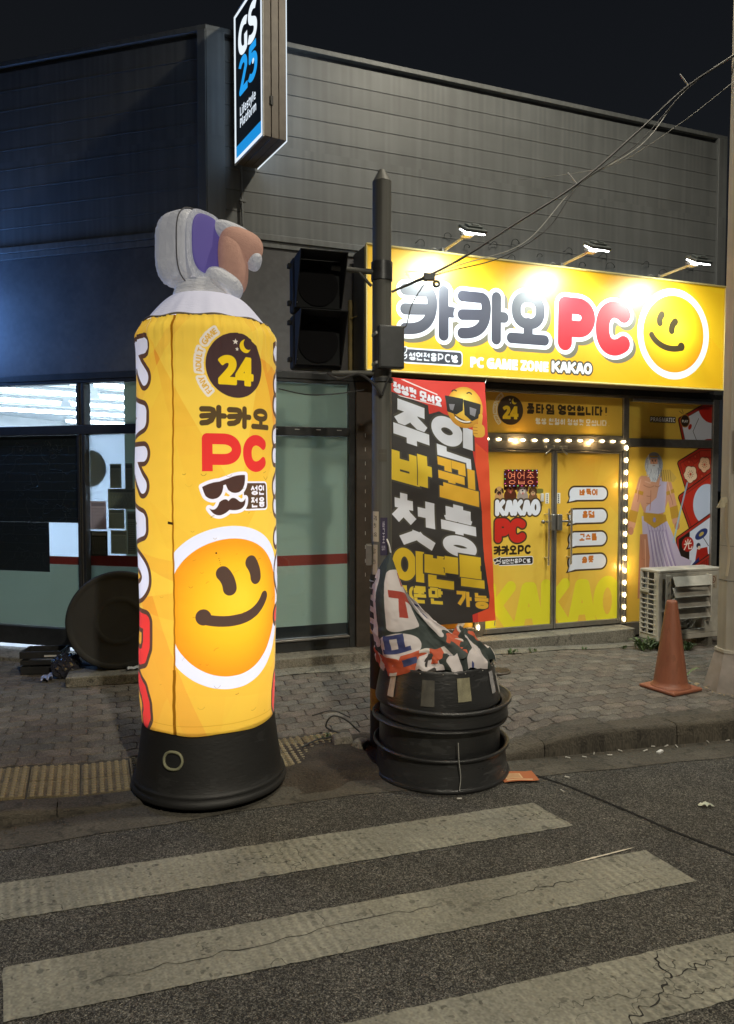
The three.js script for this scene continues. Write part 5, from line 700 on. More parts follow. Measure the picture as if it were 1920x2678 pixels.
// ---------------------------------------------------------------- stack of black bases used as a bin, and the old banner stuffed into it
{
  const BX = 0.475, BZ = -4.705, L = ['bottom black base of the stack beside the leaning pole, wide foot on the road', 'second black base up in the stack, set inside the bottom one', 'third black base up in the stack, with an open raised lip', 'top black base of the stack, open, with strips of tape'];
  const prof = [
    [[0.40, 0.0], [0.428, 0.0], [0.437, 0.012], [0.433, 0.026], [0.424, 0.03], [0.412, 0.12], [0.405, 0.175], [0.424, 0.182], [0.434, 0.192], [0.432, 0.204], [0.418, 0.206], [0.40, 0.19], [0.395, 0.03]],
    [[0.36, 0.165], [0.384, 0.165], [0.386, 0.20], [0.383, 0.34], [0.414, 0.348], [0.430, 0.356], [0.432, 0.367], [0.42, 0.372], [0.37, 0.372], [0.36, 0.34]],
    [[0.37, 0.373], [0.412, 0.373], [0.408, 0.39], [0.402, 0.455], [0.420, 0.462], [0.431, 0.472], [0.429, 0.486], [0.414, 0.488], [0.40, 0.47], [0.37, 0.46]],
    [[0.37, 0.462], [0.397, 0.462], [0.399, 0.48], [0.392, 0.52], [0.372, 0.62], [0.352, 0.690], [0.354, 0.70], [0.346, 0.704], [0.336, 0.698], [0.355, 0.60], [0.375, 0.50], [0.37, 0.462]]];
  const tilt = [[0, 0], [0.012, -0.018], [-0.02, 0.028], [0.006, -0.012]], off = [[0, 0], [-0.012, 0.008], [0.016, 0], [-0.022, 0.0]];
  prof.forEach((p, i) => {
    const s = thing('ring_base', L[i], 'base', V(BX + off[i][0], 0.002 + p[0][1] + 0.002 * i, BZ + off[i][1]), i * 1.3, 'black bases stacked as a bin');
    const o = part('shell', lathe(p.map(([r, y]) => [r, y - p[0][1]]), 72), M.rubber, s); if (i < 3) o.rotation.set(tilt[i][0] * 0.4, 0, tilt[i][1] * 0.4);
    if (i === 0) { part('hanging_wire', pipe([[0.06, 0.31, 0.425], [0.065, 0.20, 0.43], [0.075, 0.10, 0.428], [0.066, 0.03, 0.44]].map(([x, y, z]) => V(x, y, z).applyAxisAngle(V(0, 1, 0), 0)), 0.003, 20, 5), M.cablePale, s); s.rotation.y = 0; }
    if (i === 3) {
      s.rotation.y = 0; const tape = (deg, y0, y1, w, c) => { const g = grid(5, 5, (a, b) => { const ph = deg * RAD + (a - 0.5) * w / 0.38, y = lerp(y0, y1, b), r = lerp(0.399, 0.354, (y - 0.02) / 0.22) + 0.007 + 0.001 * Math.sin(b * 9 + a * 5); return [Math.sin(ph) * r, y, Math.cos(ph) * r]; }); part('tape', g, std(c, 0.55, { map: tGrime }), s); };
      tape(-52, 0.065, 0.205, 0.052, [0.55, 0.48, 0.38]); tape(-14, 0.045, 0.195, 0.078, [0.10, 0.095, 0.08]); tape(19, 0.07, 0.205, 0.085, [0.30, 0.28, 0.18]); tape(56, 0.08, 0.21, 0.05, [0.42, 0.41, 0.42]); tape(70, 0.06, 0.18, 0.03, [0.5, 0.48, 0.45]);
      part('rivet', Array.from({ length: 16 }, (_, k) => { const a = k / 16 * 2 * Math.PI; return new THREE.SphereGeometry(0.004, 6, 4).translate(Math.sin(a) * 0.354, 0.226, Math.cos(a) * 0.354); }), M.steel, s);
    }
  });
  // old printed banner: a tent hitched up to the pole, spilling into the top base
  const t = board(1, 1, 640, (g) => {
    g.translate(0, -1); seed = 5; g.fillStyle = '#2c3634'; g.fillRect(0, 0, 1, 1); g.fillStyle = '#c6bfc0';
    rrect(g, 0.10, 0.16, 0.36, 0.66, 0.06); g.fill(); rrect(g, 0.535, 0.15, 0.165, 0.52, 0.05); g.fill(); rrect(g, 0.80, 0.30, 0.19, 0.5, 0.03); g.fill(); g.fillStyle = '#2f2b29'; for (let i = 0; i < 5; i++) { g.fillRect(0.27, 0.25 + i * 0.105, 0.10, 0.055); g.fillRect(0.29, 0.22 + i * 0.105, 0.03, 0.05); }
    g.fillStyle = '#9c3526'; poly(g, [0.56, 0.32, 0.69, 0.36, 0.70, 0.47, 0.65, 0.43, 0.64, 0.58, 0.60, 0.56, 0.61, 0.40, 0.56, 0.38]); g.fill(); g.fillRect(0.655, 0.18, 0.02, 0.12); g.fillStyle = '#c9c2c3'; dot(g, 0.56, 0.80, 0.10, 0.12); g.fill(); g.fillStyle = '#353f72'; g.fillRect(0.49, 0.80, 0.13, 0.035); g.fillRect(0.51, 0.70, 0.03, 0.12); g.fillRect(0.57, 0.70, 0.03, 0.10); g.fillRect(0.51, 0.69, 0.09, 0.03); g.fillRect(0.85, 0.5, 0.025, 0.16); g.fillRect(0.85, 0.5, 0.07, 0.03);
    g.fillStyle = '#c9c2bd'; g.fillRect(0, 0.86, 1, 0.14); g.fillStyle = '#b8502f'; for (let i = 0; i < 9; i++) { poly(g, [i * 0.115, 0.86, i * 0.115 + 0.07, 0.86, i * 0.115 + 0.05, 1, i * 0.115 - 0.03, 1]); g.fill(); } for (let i = 0; i < 9; i++) { g.beginPath(); g.ellipse(rr(0, 1), rr(0.86, 0.98), 0.07, 0.03, rnd() * 3, 0, 6.3); g.fill(); } g.fillStyle = '#3b4370'; g.fillRect(0.58, 0.9, 0.05, 0.05); g.fillStyle = '#39413f'; g.fillRect(0.78, 0.86, 0.05, 0.14);
  });
  const cl = std([0.80, 0.80, 0.80], 0.8, { map: t });
  const s = thing('crumpled_banner', 'old printed cloth banner hitched to the pole and stuffed into the stacked bases', 'banner', V(BX, 0.69, BZ));
  const tip = [0.155 - BX, 1.375 - 0.69, -4.845 - BZ];
  const ridge = (x, y, sd) => 1 - 2 * Math.abs(fbm(x, y, 9999, sd, 3) - 0.5);
  part('tent_cloth', grid(150, 80, (p, q) => {
    const a = lerp(265, 22, p) * RAD, c = Math.cos(a), d = Math.sin(a), left = sm(-c, -0.25, 0.7), k = Math.pow(q, lerp(1.25, 0.72, left));
    const rim = lerp(0.27, 0.345, left), px = c * rim - 0.05 * left, pz = d * rim * 0.95, py = lerp(0.10, -0.03, left) + 0.035 * Math.sin(p * 23) * (1 - left * 0.5);
    const bulge = Math.sin(Math.PI * Math.pow(q, 0.8)) * (0.085 * left - 0.075 * (1 - left)), pleat = (0.030 * Math.sin(p * 27 + 0.8 * Math.sin(q * 5)) + 0.016 * Math.sin(p * 61 + q * 2)) * Math.pow(q, 0.8) * lerp(1.15, 0.35, left), crease = 0.05 * (ridge(p * 7 + 3, q * 5 + 3, 13) - 0.75) * q + 0.022 * (ridge(p * 17, q * 13, 23) - 0.75) * q, o = bulge + pleat + crease;
    const sag = 0.05 * Math.sin(Math.PI * q) * (1 - left);
    return [lerp(tip[0], px, k) + c * o, lerp(tip[1], py, q) - sag + 0.02 * left * Math.sin(Math.PI * q) + crease * 0.4, lerp(tip[2], pz, k) + d * o];
  }, (p, q) => [p, 1 - q]), cl, s);
  part('stuffed_cloth', grid(120, 60, (p, q) => { const a = p * 2 * Math.PI, r = q * 0.33, x = Math.cos(a) * r, z = Math.sin(a) * r, h = 0.15 * Math.pow(1 - q, 0.45) * (0.65 + 0.45 * Math.cos(a - 0.2)) + 0.20 * (ridge(x * 4 + 20, z * 4 + 20, 17) - 0.62) * (1 - q ** 4) + 0.07 * (ridge(x * 11 + 5, z * 11 + 9, 27) - 0.7); return [x + 0.02 * Math.sin(z * 40), Math.max(-0.015, h) + 0.012, z + 0.02 * Math.sin(x * 37)]; }, (p, q) => [0.5 + 0.5 * q * Math.cos(p * 6.2832) * 1.3, 0.10 + 0.30 * q * Math.sin(p * 6.2832)]), cl, s);
  part('hitch_cord', pipe([tip, [tip[0] - 0.01, tip[1] + 0.05, tip[2] - 0.02], [tip[0] - 0.03, tip[1] + 0.10, tip[2] - 0.06]], 0.006, 10, 5), M.white, s);
}

// ---------------------------------------------------------------- signal pole, pedestrian signal, control box
{
  const PX = 0.098, PZ = -4.95, gy = walkY(...toR(PX, PZ));
  const s = thing('signal_pole', 'slim dark grey pole with a pointed cap and a taped black and yellow foot', 'pole', V(PX, gy - 0.02, PZ));
  const oct = (r0, r1, y0, y1, n = 20) => new THREE.CylinderGeometry(r1, r0, y1 - y0, n).translate(0, (y0 + y1) / 2, 0);
  part('shaft', [oct(0.074, 0.064, 0, 2.5), oct(0.064, 0.062, 2.5, 3.78)], M.poleGrey, s); part('cap', oct(0.063, 0.020, 3.781, 3.86, 20), M.poleGrey, s);
  part('collar', oct(0.078, 0.078, 2.475, 2.50), M.frameDark, s); part('collar', oct(0.071, 0.071, 3.14, 3.26), M.frameDark, s);
  const wrap = (y0, y1, m, r = 0.078) => part('foot_wrap', oct(r, r - 0.001, y0, y1, 24), m, s); const yw = std([0.42, 0.27, 0.035], 0.6, { map: tGrime }), bk = std([0.02, 0.02, 0.018], 0.6, { map: tGrime });
  wrap(0.0, 0.28, bk); wrap(0.281, 0.43, yw); wrap(0.431, 0.80, bk); wrap(0.801, 0.95, yw); wrap(0.951, 1.20, bk, 0.0775);
  part('band', [new THREE.TorusGeometry(0.079, 0.004, 6, 28).rotateX(Math.PI / 2).translate(0, 1.105, 0), new THREE.TorusGeometry(0.079, 0.004, 6, 28).rotateX(Math.PI / 2).translate(0, 1.155, 0)], M.steel, s);
  const st = (n, deg, y0, y1, w, bg, ink, lines, lab) => { const t = board(0.1, 0.2, 900, (g) => { g.translate(0, -0.2); g.fillStyle = bg; g.fillRect(0, 0, 0.1, 0.2); lines(g, ink); }); part(n, grid(8, 1, (a, b) => { const ph = deg * RAD + (a - 0.5) * w / 0.072, y = lerp(y0, y1, b), r = lerp(0.074, 0.064, y / 2.5) + 0.0015; return [Math.sin(ph) * r, y, Math.cos(ph) * r]; }), std([0.85, 0.85, 0.85], 0.7, { map: t }), s); };
  const lines = (words_) => (g, ink) => { words_.forEach(([tx, x, y, sz]) => letters(g, tx, x, y, sz, sz * 1.1, sz * 0.25, [[sz * 0.14, ink]], 'butt')); };
  st('paper_sticker', -38, 1.42, 1.62, 0.052, '#b9b3a2', '#2c2a26', lines([['구함', 0.02, 0.03, 0.024], ['문의', 0.02, 0.08, 0.024], ['상담', 0.02, 0.14, 0.022]])); st('violet_sticker', 12, 1.33, 1.58, 0.052, '#3a3350', '#c9c6d6', lines([['하', 0.03, 0.02, 0.03], ['구', 0.03, 0.06, 0.03], ['포', 0.03, 0.10, 0.03], ['정리', 0.02, 0.15, 0.02]])); st('paper_sticker', -42, 1.20, 1.40, 0.046, '#a8a193', '#35322c', lines([['급매', 0.02, 0.03, 0.026], ['전화', 0.02, 0.10, 0.026]])); st('faint_sticker', 5, 1.95, 2.03, 0.06, '#57554d', '#6c6a60', lines([['부착금지', 0.01, 0.06, 0.015]])); st('paper_sticker', -40, 0.80, 1.02, 0.045, '#b4ae9e', '#33302a', lines([['방', 0.03, 0.04, 0.03], ['원룸', 0.02, 0.11, 0.024]]));
  part('grey_box', rbox(-0.105, -0.065, 1.26, 1.40, -0.02, 0.05, 0.005), M.alu, s);
  part('signal_bracket', [rod([-0.02, 3.19, 0.02], [-0.33, 3.215, 0.045], 0.018, 10), rod([-0.07, 3.10, 0.03], [-0.16, 3.20, 0.035], 0.010)], M.poleGrey, s); part('signal_bracket', rod([-0.02, 2.535, 0.02], [-0.33, 2.53, 0.045], 0.018, 10), M.poleGrey, s);
  part('pole_cable', [pipe([[-0.36, 2.53, 0.06], [-0.28, 2.49, 0.07], [-0.15, 2.52, 0.075], [-0.06, 2.46, 0.085], [0.0, 2.38, 0.085]], 0.010, 30, 6), pipe([[0.0, 2.38, 0.085], [0.03, 2.46, 0.08], [0.06, 2.53, 0.07]], 0.008, 16, 6)], M.cable, s);
  // the dark pedestrian signal, seen past its long hoods
  const p = thing('pedestrian_signal', 'unlit black two-lamp pedestrian signal with long hoods, fixed to the slim pole', 'traffic signal', V(PX - 0.425, 2.575, PZ + 0.05), 17 * RAD);
  const mS = phys([0.012, 0.013, 0.014], 0.8, { specularIntensity: 0.35 });
  for (const [k, y] of [['upper', 0.365], ['lower', 0.0]]) {
    part('housing', rbox(-0.165, 0.165, y + 0.002, y + 0.352, -0.10, 0.02, 0.018), mS, p);
    part('lens', new THREE.CylinderGeometry(0.135, 0.135, 0.008, 36).rotateX(Math.PI / 2).translate(0, y + 0.177, 0.026), phys([0.008, 0.008, 0.009], 0.9, { specularIntensity: 0.1 }), p);
    const side = (x) => { const S = new THREE.Shape([[0, 0.03], [0.035, 0.03], [0.20, 0.345], [0, 0.345]].map((q) => new THREE.Vector2(...q))); return new THREE.ExtrudeGeometry(S, { depth: 0.005, bevelEnabled: false }).rotateY(-Math.PI / 2).translate(x, y, 0.02); };
    part('hood', [side(-0.148), side(0.153), box(-0.153, 0.153, y + 0.342, y + 0.347, 0.02, 0.22), box(-0.153, 0.153, y + 0.026, y + 0.031, 0.02, 0.055)], mS, p);
    for (const yy of [0.05, 0.29]) { part('hinge', rbox(-0.188, -0.166, y + yy, y + yy + 0.03, -0.06, -0.02, 0.004), mS, p); part('screw', new THREE.SphereGeometry(0.005, 8, 6).translate(-0.14, y + yy + 0.012, 0.022), M.steel, p); }
  }
  const c = thing('control_box', 'flat dark grey control box strapped to the slim pole', 'box', V(PX + 0.055, 2.575, PZ + 0.10), 14 * RAD);
  part('case', rbox(-0.085, 0.085, 0, 0.275, -0.035, 0.03, 0.006), M.frameDark, c); part('door', rbox(-0.078, 0.078, 0.008, 0.267, 0.031, 0.036, 0.003), M.frameDark, c); part('strap', [rbox(-0.10, -0.086, 0.03, 0.05, -0.11, 0.0, 0.003), rbox(-0.10, -0.086, 0.22, 0.24, -0.11, 0.0, 0.003)], M.steel, c);
}
// ---------------------------------------------------------------- tall pole at the right with a street lamp, and the lamp across the road
const lampHead = (parent, at, turn, I) => {
  const h = part('lamp_head', [rbox(-0.10, 0.10, 0.0, 0.07, -0.32, 0.22, 0.02)], M.poleGrey, parent); h.position.set(...at); h.rotation.y = turn;
  part('lamp_glass', rbox(-0.08, 0.08, -0.014, -0.001, -0.29, 0.10, 0.006), std([0.9, 0.85, 0.7], 0.4, { emissive: WARM, emissiveIntensity: 8 }), h);
  const l = new THREE.SpotLight(WARM, I, 0, 1.36, 0.35); l.position.set(at[0], at[1] - 0.04, at[2]); l.target.position.set(at[0], 0, at[2]); l.castShadow = true; l.shadow.radius = 7; parent.add(l); parent.add(l.target); return h;
};
{
  const PX = 3.01, PZ = -5.97, gy = walkY(...toR(PX, PZ)), s = thing('lamp_pole', 'tall pale eight-sided steel pole with a flared foot beside the traffic cone', 'pole', V(PX, gy - 0.01, PZ), 0.12);
  const oct = (r0, r1, y0, y1) => { const g = new THREE.CylinderGeometry(r1, r0, y1 - y0, 8, 1).toNonIndexed(); g.computeVertexNormals(); return g.rotateY(Math.PI / 8).translate(0, (y0 + y1) / 2, 0); };
  part('shaft', metreUV(oct(0.150, 0.115, 0.30, 7.6)), M.polePale, s); part('foot', metreUV(oct(0.255, 0.165, 0.0, 0.325)), std([0.34, 0.30, 0.27], 0.6, { map: tGrime }), s); part('foot_rim', oct(0.172, 0.168, 0.322, 0.345), M.polePale, s);
  part('seam_ring', [oct(0.149, 0.149, 0.90, 0.905), oct(0.147, 0.147, 1.18, 1.183)], M.poleGrey, s);
  part('tape_strip', [grid(2, 10, (a, b) => [-0.142 + 0.012 * Math.sin(b * 5) - 0.004, lerp(0.94, 1.52, b), 0.045 + a * 0.035 + 0.01 * Math.sin(b * 7)])], std([0.42, 0.36, 0.26], 0.8), s);
  part('paper_scrap', grid(4, 4, (a, b) => [-0.145 - a * 0.075, 1.50 + b * (0.08 - a * 0.05) - a * 0.02, 0.03 + 0.03 * Math.sin(a * 5 + b * 3)]), std([0.24, 0.21, 0.14], 0.85), s);
  const t = board(0.1, 0.36, 800, (g) => { g.translate(0, -0.36); g.clearRect(0, 0, 0.1, 0.36); g.fillStyle = '#a4977c'; g.fillRect(0, 0, 0.1, 0.36); words(g, '1.478', 0.006, 0.10, 0.032, '#5d5340'); words(g, '011-', 0.006, 0.15, 0.026, '#5d5340'); letters(g, '임대', 0.02, 0.20, 0.03, 0.036, 0.01, [[0.006, '#5d5340']], 'butt'); words(g, '84', 0.02, 0.30, 0.04, '#5d5340'); });
  part('stencil_print', sheet(0.088, 0.34).rotateY(-Math.PI / 8 - 0.39).translate(-0.0555 - 0.045, 1.95, 0.132), std([0.42, 0.40, 0.36], 0.7, { map: t }), s);
  part('red_notice', [rbox(0.02, 0.30, 1.22, 1.56, 0.139, 0.146, 0.004)], std([0.40, 0.06, 0.045], 0.6, { map: tGrime }), s);
  part('arm', rod([0, 7.45, 0], [-0.9, 7.62, 1.05], 0.04, 10), M.poleGrey, s);
  lampHead(s, [LAMP_POLE.at[0] - PX, 7.55, LAMP_POLE.at[2] - PZ], -0.7, LAMP_POLE.cd);
  const f = thing('street_lamp', 'street lamp on a tall grey pole across the road', 'street lamp', V(LAMP_FRONT.at[0] + 1.2, 0, LAMP_FRONT.at[2] + 1.4));
  part('post', new THREE.CylinderGeometry(0.06, 0.10, 7.2, 12).translate(0, 3.6, 0), M.poleGrey, f); part('arm', rod([0, 7.15, 0], [-1.1, 7.26, -1.25], 0.035, 10), M.poleGrey, f); lampHead(f, [-1.2, 7.23, -1.4], 0.7, LAMP_FRONT.cd);
}
// ---------------------------------------------------------------- overhead cables from the slim pole to the tall one
{
  const A = V(0.165, 3.09, -4.93), B = V(2.90, 5.26, -6.0);
  const run = (n, l, pts, r, m = M.cable, g = 'cables between the two poles') => { const o = part(n, pipe(pts, r, 60, 6), m, scene); o.name = numbered(n); tag(o, l, 'cable', g); return o; };
  run('overhead_cable', 'thickest black cable rising from the slim pole past the sign', [A, [0.585, 3.325, -5.1], [1.05, 3.66, -5.3], [1.533, 4.01, -5.5], [2.02, 4.46, -5.72], [2.485, 4.90, -5.86], [2.90, 5.19, -5.96]], 0.0085);
  run('overhead_cable', 'slack thin black cable hanging lowest in front of the sign', [A, [0.50, 3.255, -5.1], [0.95, 3.42, -5.28], [1.30, 3.66, -5.4], [1.545, 4.0, -5.5], [2.05, 4.40, -5.72], [2.49, 4.885, -5.86], [2.90, 5.20, -5.955]], 0.0038);
  run('overhead_cable', 'pale thin cable beside the thickest black cable', [A, [0.62, 3.315, -5.12], [1.10, 3.52, -5.3], [1.54, 4.005, -5.51], [2.10, 4.41, -5.73], [2.48, 4.89, -5.87], [2.905, 5.205, -5.95]], 0.0035, M.cablePale);
  run('overhead_cable', 'single thin wire looping low across the wall near the tall pole', [[2.91, 5.0, -5.95], [2.55, 4.76, -6.2], [2.15, 4.58, -6.5], [1.75, 4.60, -6.8], [1.45, 4.72, -7.2]], 0.003, M.cablePale);
  run('overhead_cable', 'thin drop wire from the cable joint down to the control box', [[0.42, 3.22, -5.03], [0.30, 3.02, -4.97], [0.255, 2.86, -4.90], [0.23, 2.84, -4.86]], 0.004);
  run('overhead_cable', 'thin slack wire drooping from the foot of the signal to the inflatable column', [[-0.02, 2.44, -4.86], [-0.2, 2.41, -4.82], [-0.38, 2.40, -4.78], [-0.56, 2.43, -4.72]], 0.004);
  const j = thing('cable_joint', 'small black box and ring hanging where the cables meet the sign', 'cable joint', V(0.42, 3.19, -5.03)); part('case', rbox(-0.04, 0.035, 0, 0.045, -0.02, 0.02, 0.004), M.frameDark, j); part('ring', new THREE.TorusGeometry(0.018, 0.009, 8, 18).translate(0.045, -0.025, 0.01), M.cable, j); part('spare_loop', pipe([[-0.13, 0.02, 0.0], [-0.16, 0.05, 0.01], [-0.08, 0.055, 0.01], [0.0, 0.045, 0.0]], 0.003, 20, 5), M.cablePale, j);
  for (const [x, y, z, l] of [[1.533, 4.01, -5.5, 'white cable tie tail on the thick cable in front of the wall'], [2.485, 4.90, -5.86, 'white cable tie tail on the thick cable against the sky']]) { const o = part('cable_tie', rod([0, 0, 0], [-0.075, 0.075, 0.02], 0.005, 6), M.white, scene); o.name = numbered('cable_tie'); o.position.set(x, y, z); tag(o, l, 'cable tie', 'white cable ties'); }
}
// ---------------------------------------------------------------- traffic cone
{
  const u = 3.40, w = 1.835, y = walkY(u, w), mC = std([0.30, 0.118, 0.068], 0.5, { map: tex(256, (a, b) => { const k = fbm(a * 6, b * 6, 6, 131, 4), m = fbm(a * 22, b * 22, 22, 132, 3); return m > 0.63 ? [0.86, 0.82, 0.78] : [0.80 + 0.2 * k, 0.74 + 0.22 * k, 0.72 + 0.2 * k]; }, true, 0.45), bumpMap: tFine, bumpScale: 0.001 });
  const s = thingR('traffic_cone', 'faded orange traffic cone on a square foot near the kerb', 'traffic cone', u, y + 0.003, w, null, 0.14);
  part('foot', [rbox(-0.172, 0.172, 0, 0.028, -0.172, 0.172, 0.012, 2)], mC, s); part('body', lathe([[0.155, 0.029], [0.150, 0.040], [0.134, 0.05], [0.128, 0.075], [0.085, 0.40], [0.044, 0.70], [0.040, 0.716], [0.032, 0.722], [0.026, 0.70]], 40), mC, s);
}
// ---------------------------------------------------------------- air-conditioner outdoor unit
{
  const s = thingR('outdoor_ac_unit', 'cream outdoor air conditioner unit with slatted air guide in front of the printed pane', 'air conditioner', 4.74, 0.15, 0.54);
  const W = 0.42, y0 = 0.085, y1 = 0.80, d = 0.135;
  part('casing', [rbox(-W, W, y1 - 0.03, y1, -d, d, 0.008), rbox(-W, W, y0, y0 + 0.05, -d, d, 0.006), rbox(-W, -W + 0.03, y0 + 0.051, y1 - 0.031, -d, -d + 0.03, 0.004), rbox(-W, -W + 0.05, y0 + 0.051, y1 - 0.031, d - 0.05, d, 0.006), rbox(0.19, W, y0 + 0.051, y1 - 0.031, -d, d, 0.008), rbox(-W + 0.051, 0.189, y1 - 0.09, y1 - 0.031, d - 0.02, d, 0.004), rbox(-W + 0.051, 0.189, y0 + 0.051, y0 + 0.10, d - 0.02, d, 0.004), rbox(-W + 0.01, 0.2, y0 + 0.05, y1 - 0.03, -d, -d + 0.01, 0.002)], M.acWhite, s);
  part('coil', box(-W + 0.045, 0.18, y0 + 0.06, y1 - 0.04, -d + 0.02, -d + 0.045), M.acFins, s); for (let i = 0; i < 5; i++) { const a = i * 1.2566; part('fan_blade', grid(4, 3, (p, q) => { const r = lerp(0.04, 0.20, q), b = a + p * 0.75; return [-0.11 + Math.cos(b) * r, 0.38 + Math.sin(b) * r, lerp(-0.02, 0.03, p)]; }), M.acFins, s); } part('fan_hub', new THREE.CylinderGeometry(0.045, 0.045, 0.05, 20).rotateX(Math.PI / 2).translate(-0.11, 0.38, 0.005), M.acFins, s);
  for (let i = 0; i < 12; i++) part('side_grille_bar', rbox(-W - 0.006, -W + 0.008, y0 + 0.055 + i * 0.0505, y0 + 0.066 + i * 0.0505, -d + 0.012, d - 0.03, 0.003), M.acWhite, s);
  for (const z of [-d + 0.012, -0.02, d - 0.06]) part('side_grille_bar', rbox(-W - 0.007, -W + 0.007, y0 + 0.052, y1 - 0.032, z, z + 0.013, 0.003), M.acWhite, s);
  part('side_clip', rbox(-W - 0.02, -W - 0.007, y0 + 0.48, y0 + 0.505, -d + 0.02, 0.02, 0.004), M.acWhite, s);
  part('fan_guard', [...[0.06, 0.11, 0.16, 0.21].map((r) => new THREE.TorusGeometry(r, 0.003, 6, 40).translate(-0.11, 0.38, d - 0.004)), ...Array.from({ length: 16 }, (_, i) => { const a = i * Math.PI / 8; return rod([-0.11 + Math.cos(a) * 0.03, 0.38 + Math.sin(a) * 0.03, d - 0.004], [-0.11 + Math.cos(a + 0.35) * 0.24, 0.38 + Math.sin(a + 0.35) * 0.24, d - 0.004], 0.0025, 5); })], M.acWhite, s);
  for (let i = 0; i < 4; i++) { const o = part('guide_slat', rbox(-0.27, 0.185, -0.052, 0.052, -0.006, 0.006, 0.004), M.acWhite, s); o.position.set(0, 0.685 - i * 0.110, d + 0.050); o.rotation.x = -0.42; }
  part('guide_side', rbox(-0.335, -0.272, 0.24, 0.745, d + 0.001, d + 0.012, 0.004), M.acWhite, s); part('guide_side', rbox(0.186, 0.20, 0.26, 0.745, d + 0.001, d + 0.08, 0.004), M.acWhite, s);
  for (let i = 0; i < 4; i++) { const o = part('guide_slot', rbox(-0.009, 0.009, -0.021, 0.021, 0.0125, 0.016, 0.004), M.alu, s); o.position.set(-0.303, 0.665 - i * 0.108, d); o.rotation.z = -0.6; }
  const t = board(0.1, 0.14, 900, (g) => { g.translate(0, -0.14); g.fillStyle = '#b8ad98'; g.fillRect(0, 0, 0.1, 0.14); g.strokeStyle = '#7a3a34'; g.lineWidth = 0.008; dot(g, 0.05, 0.045, 0.032); g.stroke(); g.beginPath(); g.moveTo(0.052, 0.028); g.lineTo(0.052, 0.056); g.lineTo(0.066, 0.056); g.stroke(); g.fillStyle = '#7a3a34'; dot(g, 0.038, 0.033, 0.005); g.fill(); words(g, 'LG', 0.05, 0.128, 0.045, '#6f675c', { align: 'center' }); });
  part('maker_mark', sheet(0.10, 0.14).translate(0.285, 0.655, d + 0.002), std([0.75, 0.75, 0.75], 0.6, { map: t }), s);
  for (const x of [-0.3, 0.25]) part('foot', rbox(x, x + 0.06, -0.015, 0.085, -0.12, 0.12, 0.006), M.concrete, s);
}
// ---------------------------------------------------------------- things lying by the store corner
{
  const gy = walkY(-0.9, 0.05);
  const s = thingR('concrete_slab', 'flat concrete slab with a torn white bag on the pavement by the store', 'slab', -0.86, gy - 0.005, 0.06, null, -0.1);
  part('block', metreUV(new RoundedBoxGeometry(0.62, 0.085, 0.36, 3, 0.012).translate(0, 0.045, 0)), M.concrete, s);
  const r = thingR('upended_base', 'round black base lying on its side on the concrete slab', 'base', -0.90, gy + 0.085, 0.02, null, 0.02);
  const o = part('shell', lathe([[0.0, 0.014], [0.16, 0.014], [0.165, 0.008], [0.20, 0.008], [0.205, 0.014], [0.36, 0.014], [0.37, 0.006], [0.402, 0.0], [0.415, 0.012], [0.412, 0.03], [0.395, 0.06], [0.37, 0.20], [0.35, 0.36], [0.34, 0.37]], 72), std([0.020, 0.020, 0.020], 0.7, { map: tGrime }), r); o.rotation.x = -Math.PI / 2 + 0.05; o.position.set(0.13, 0.412, 0.10);
  const c = thingR('black_crate', 'black plastic crate on the pavement behind the upended base', 'crate', -1.36, walkY(-1.36, -0.45), -0.42, null, -0.25); const w = 0.17, h = 0.20, dd = 0.12;
  part('floor', rbox(-w, w, 0.0, 0.012, -dd, dd, 0.004), M.black, c); for (const [a, b, e, f] of [[-w, w, -dd, -dd + 0.012], [-w, w, dd - 0.012, dd], [-w, -w + 0.012, -dd + 0.012, dd - 0.012], [w - 0.012, w, -dd + 0.012, dd - 0.012]]) part('side', [rbox(a, b, 0.013, 0.07, e, f, 0.003), rbox(a, b, 0.085, 0.125, e, f, 0.003), rbox(a - 0.004, b + 0.004, 0.14, h, e - 0.004, f + 0.004, 0.004)], M.black, c);
  part('pale_label', rbox(0.03, 0.13, 0.155, 0.17, dd + 0.005, dd + 0.007, 0.001), M.white, c);
  const b = thingR('plastic_bag', 'crumpled dark plastic bag lying beside the crate', 'bag', -1.19, walkY(-1.2, -0.12), -0.12); const g = new THREE.IcosahedronGeometry(1, 5), p = g.attributes.position; for (let i = 0; i < p.count; i++) { const v = V(p.getX(i), p.getY(i), p.getZ(i)), k = 0.72 + 0.5 * Math.abs(fbm(v.x * 2.2 + 9, v.y * 2.2 + v.z * 2 + 9, 999, 141, 4) - 0.5) * 2 + 0.15 * Math.abs(Math.sin(v.x * 7 + v.y * 5)); p.setXYZ(i, v.x * 0.115 * k, Math.max(-0.9, v.y) * 0.12 * k + 0.105, v.z * 0.10 * k); } g.computeVertexNormals(); part('sheet', g, phys([0.03, 0.03, 0.04], 0.22, { clearcoat: 0.6 }), b); part('torn_end', grid(8, 8, (a, q) => [-0.10 - a * 0.09, 0.01 + 0.05 * Math.abs(Math.sin(a * 6 + q * 7)) * (1 - a * 0.5), -0.02 + q * 0.12]), phys([0.4, 0.4, 0.45], 0.25), b);
  const tb = thingR('torn_bag', 'torn white plastic film on the end of the concrete slab', 'bag', -0.62, gy + 0.086, 0.08); part('sheet', grid(14, 10, (a, q) => [a * 0.17 - 0.09, 0.008 + 0.022 * Math.abs(Math.sin(a * 11 + q * 6)) * fbm(a * 6 + 3, q * 6, 99, 5, 2), q * 0.16 - 0.07]), phys([0.55, 0.56, 0.58], 0.3), tb);
}
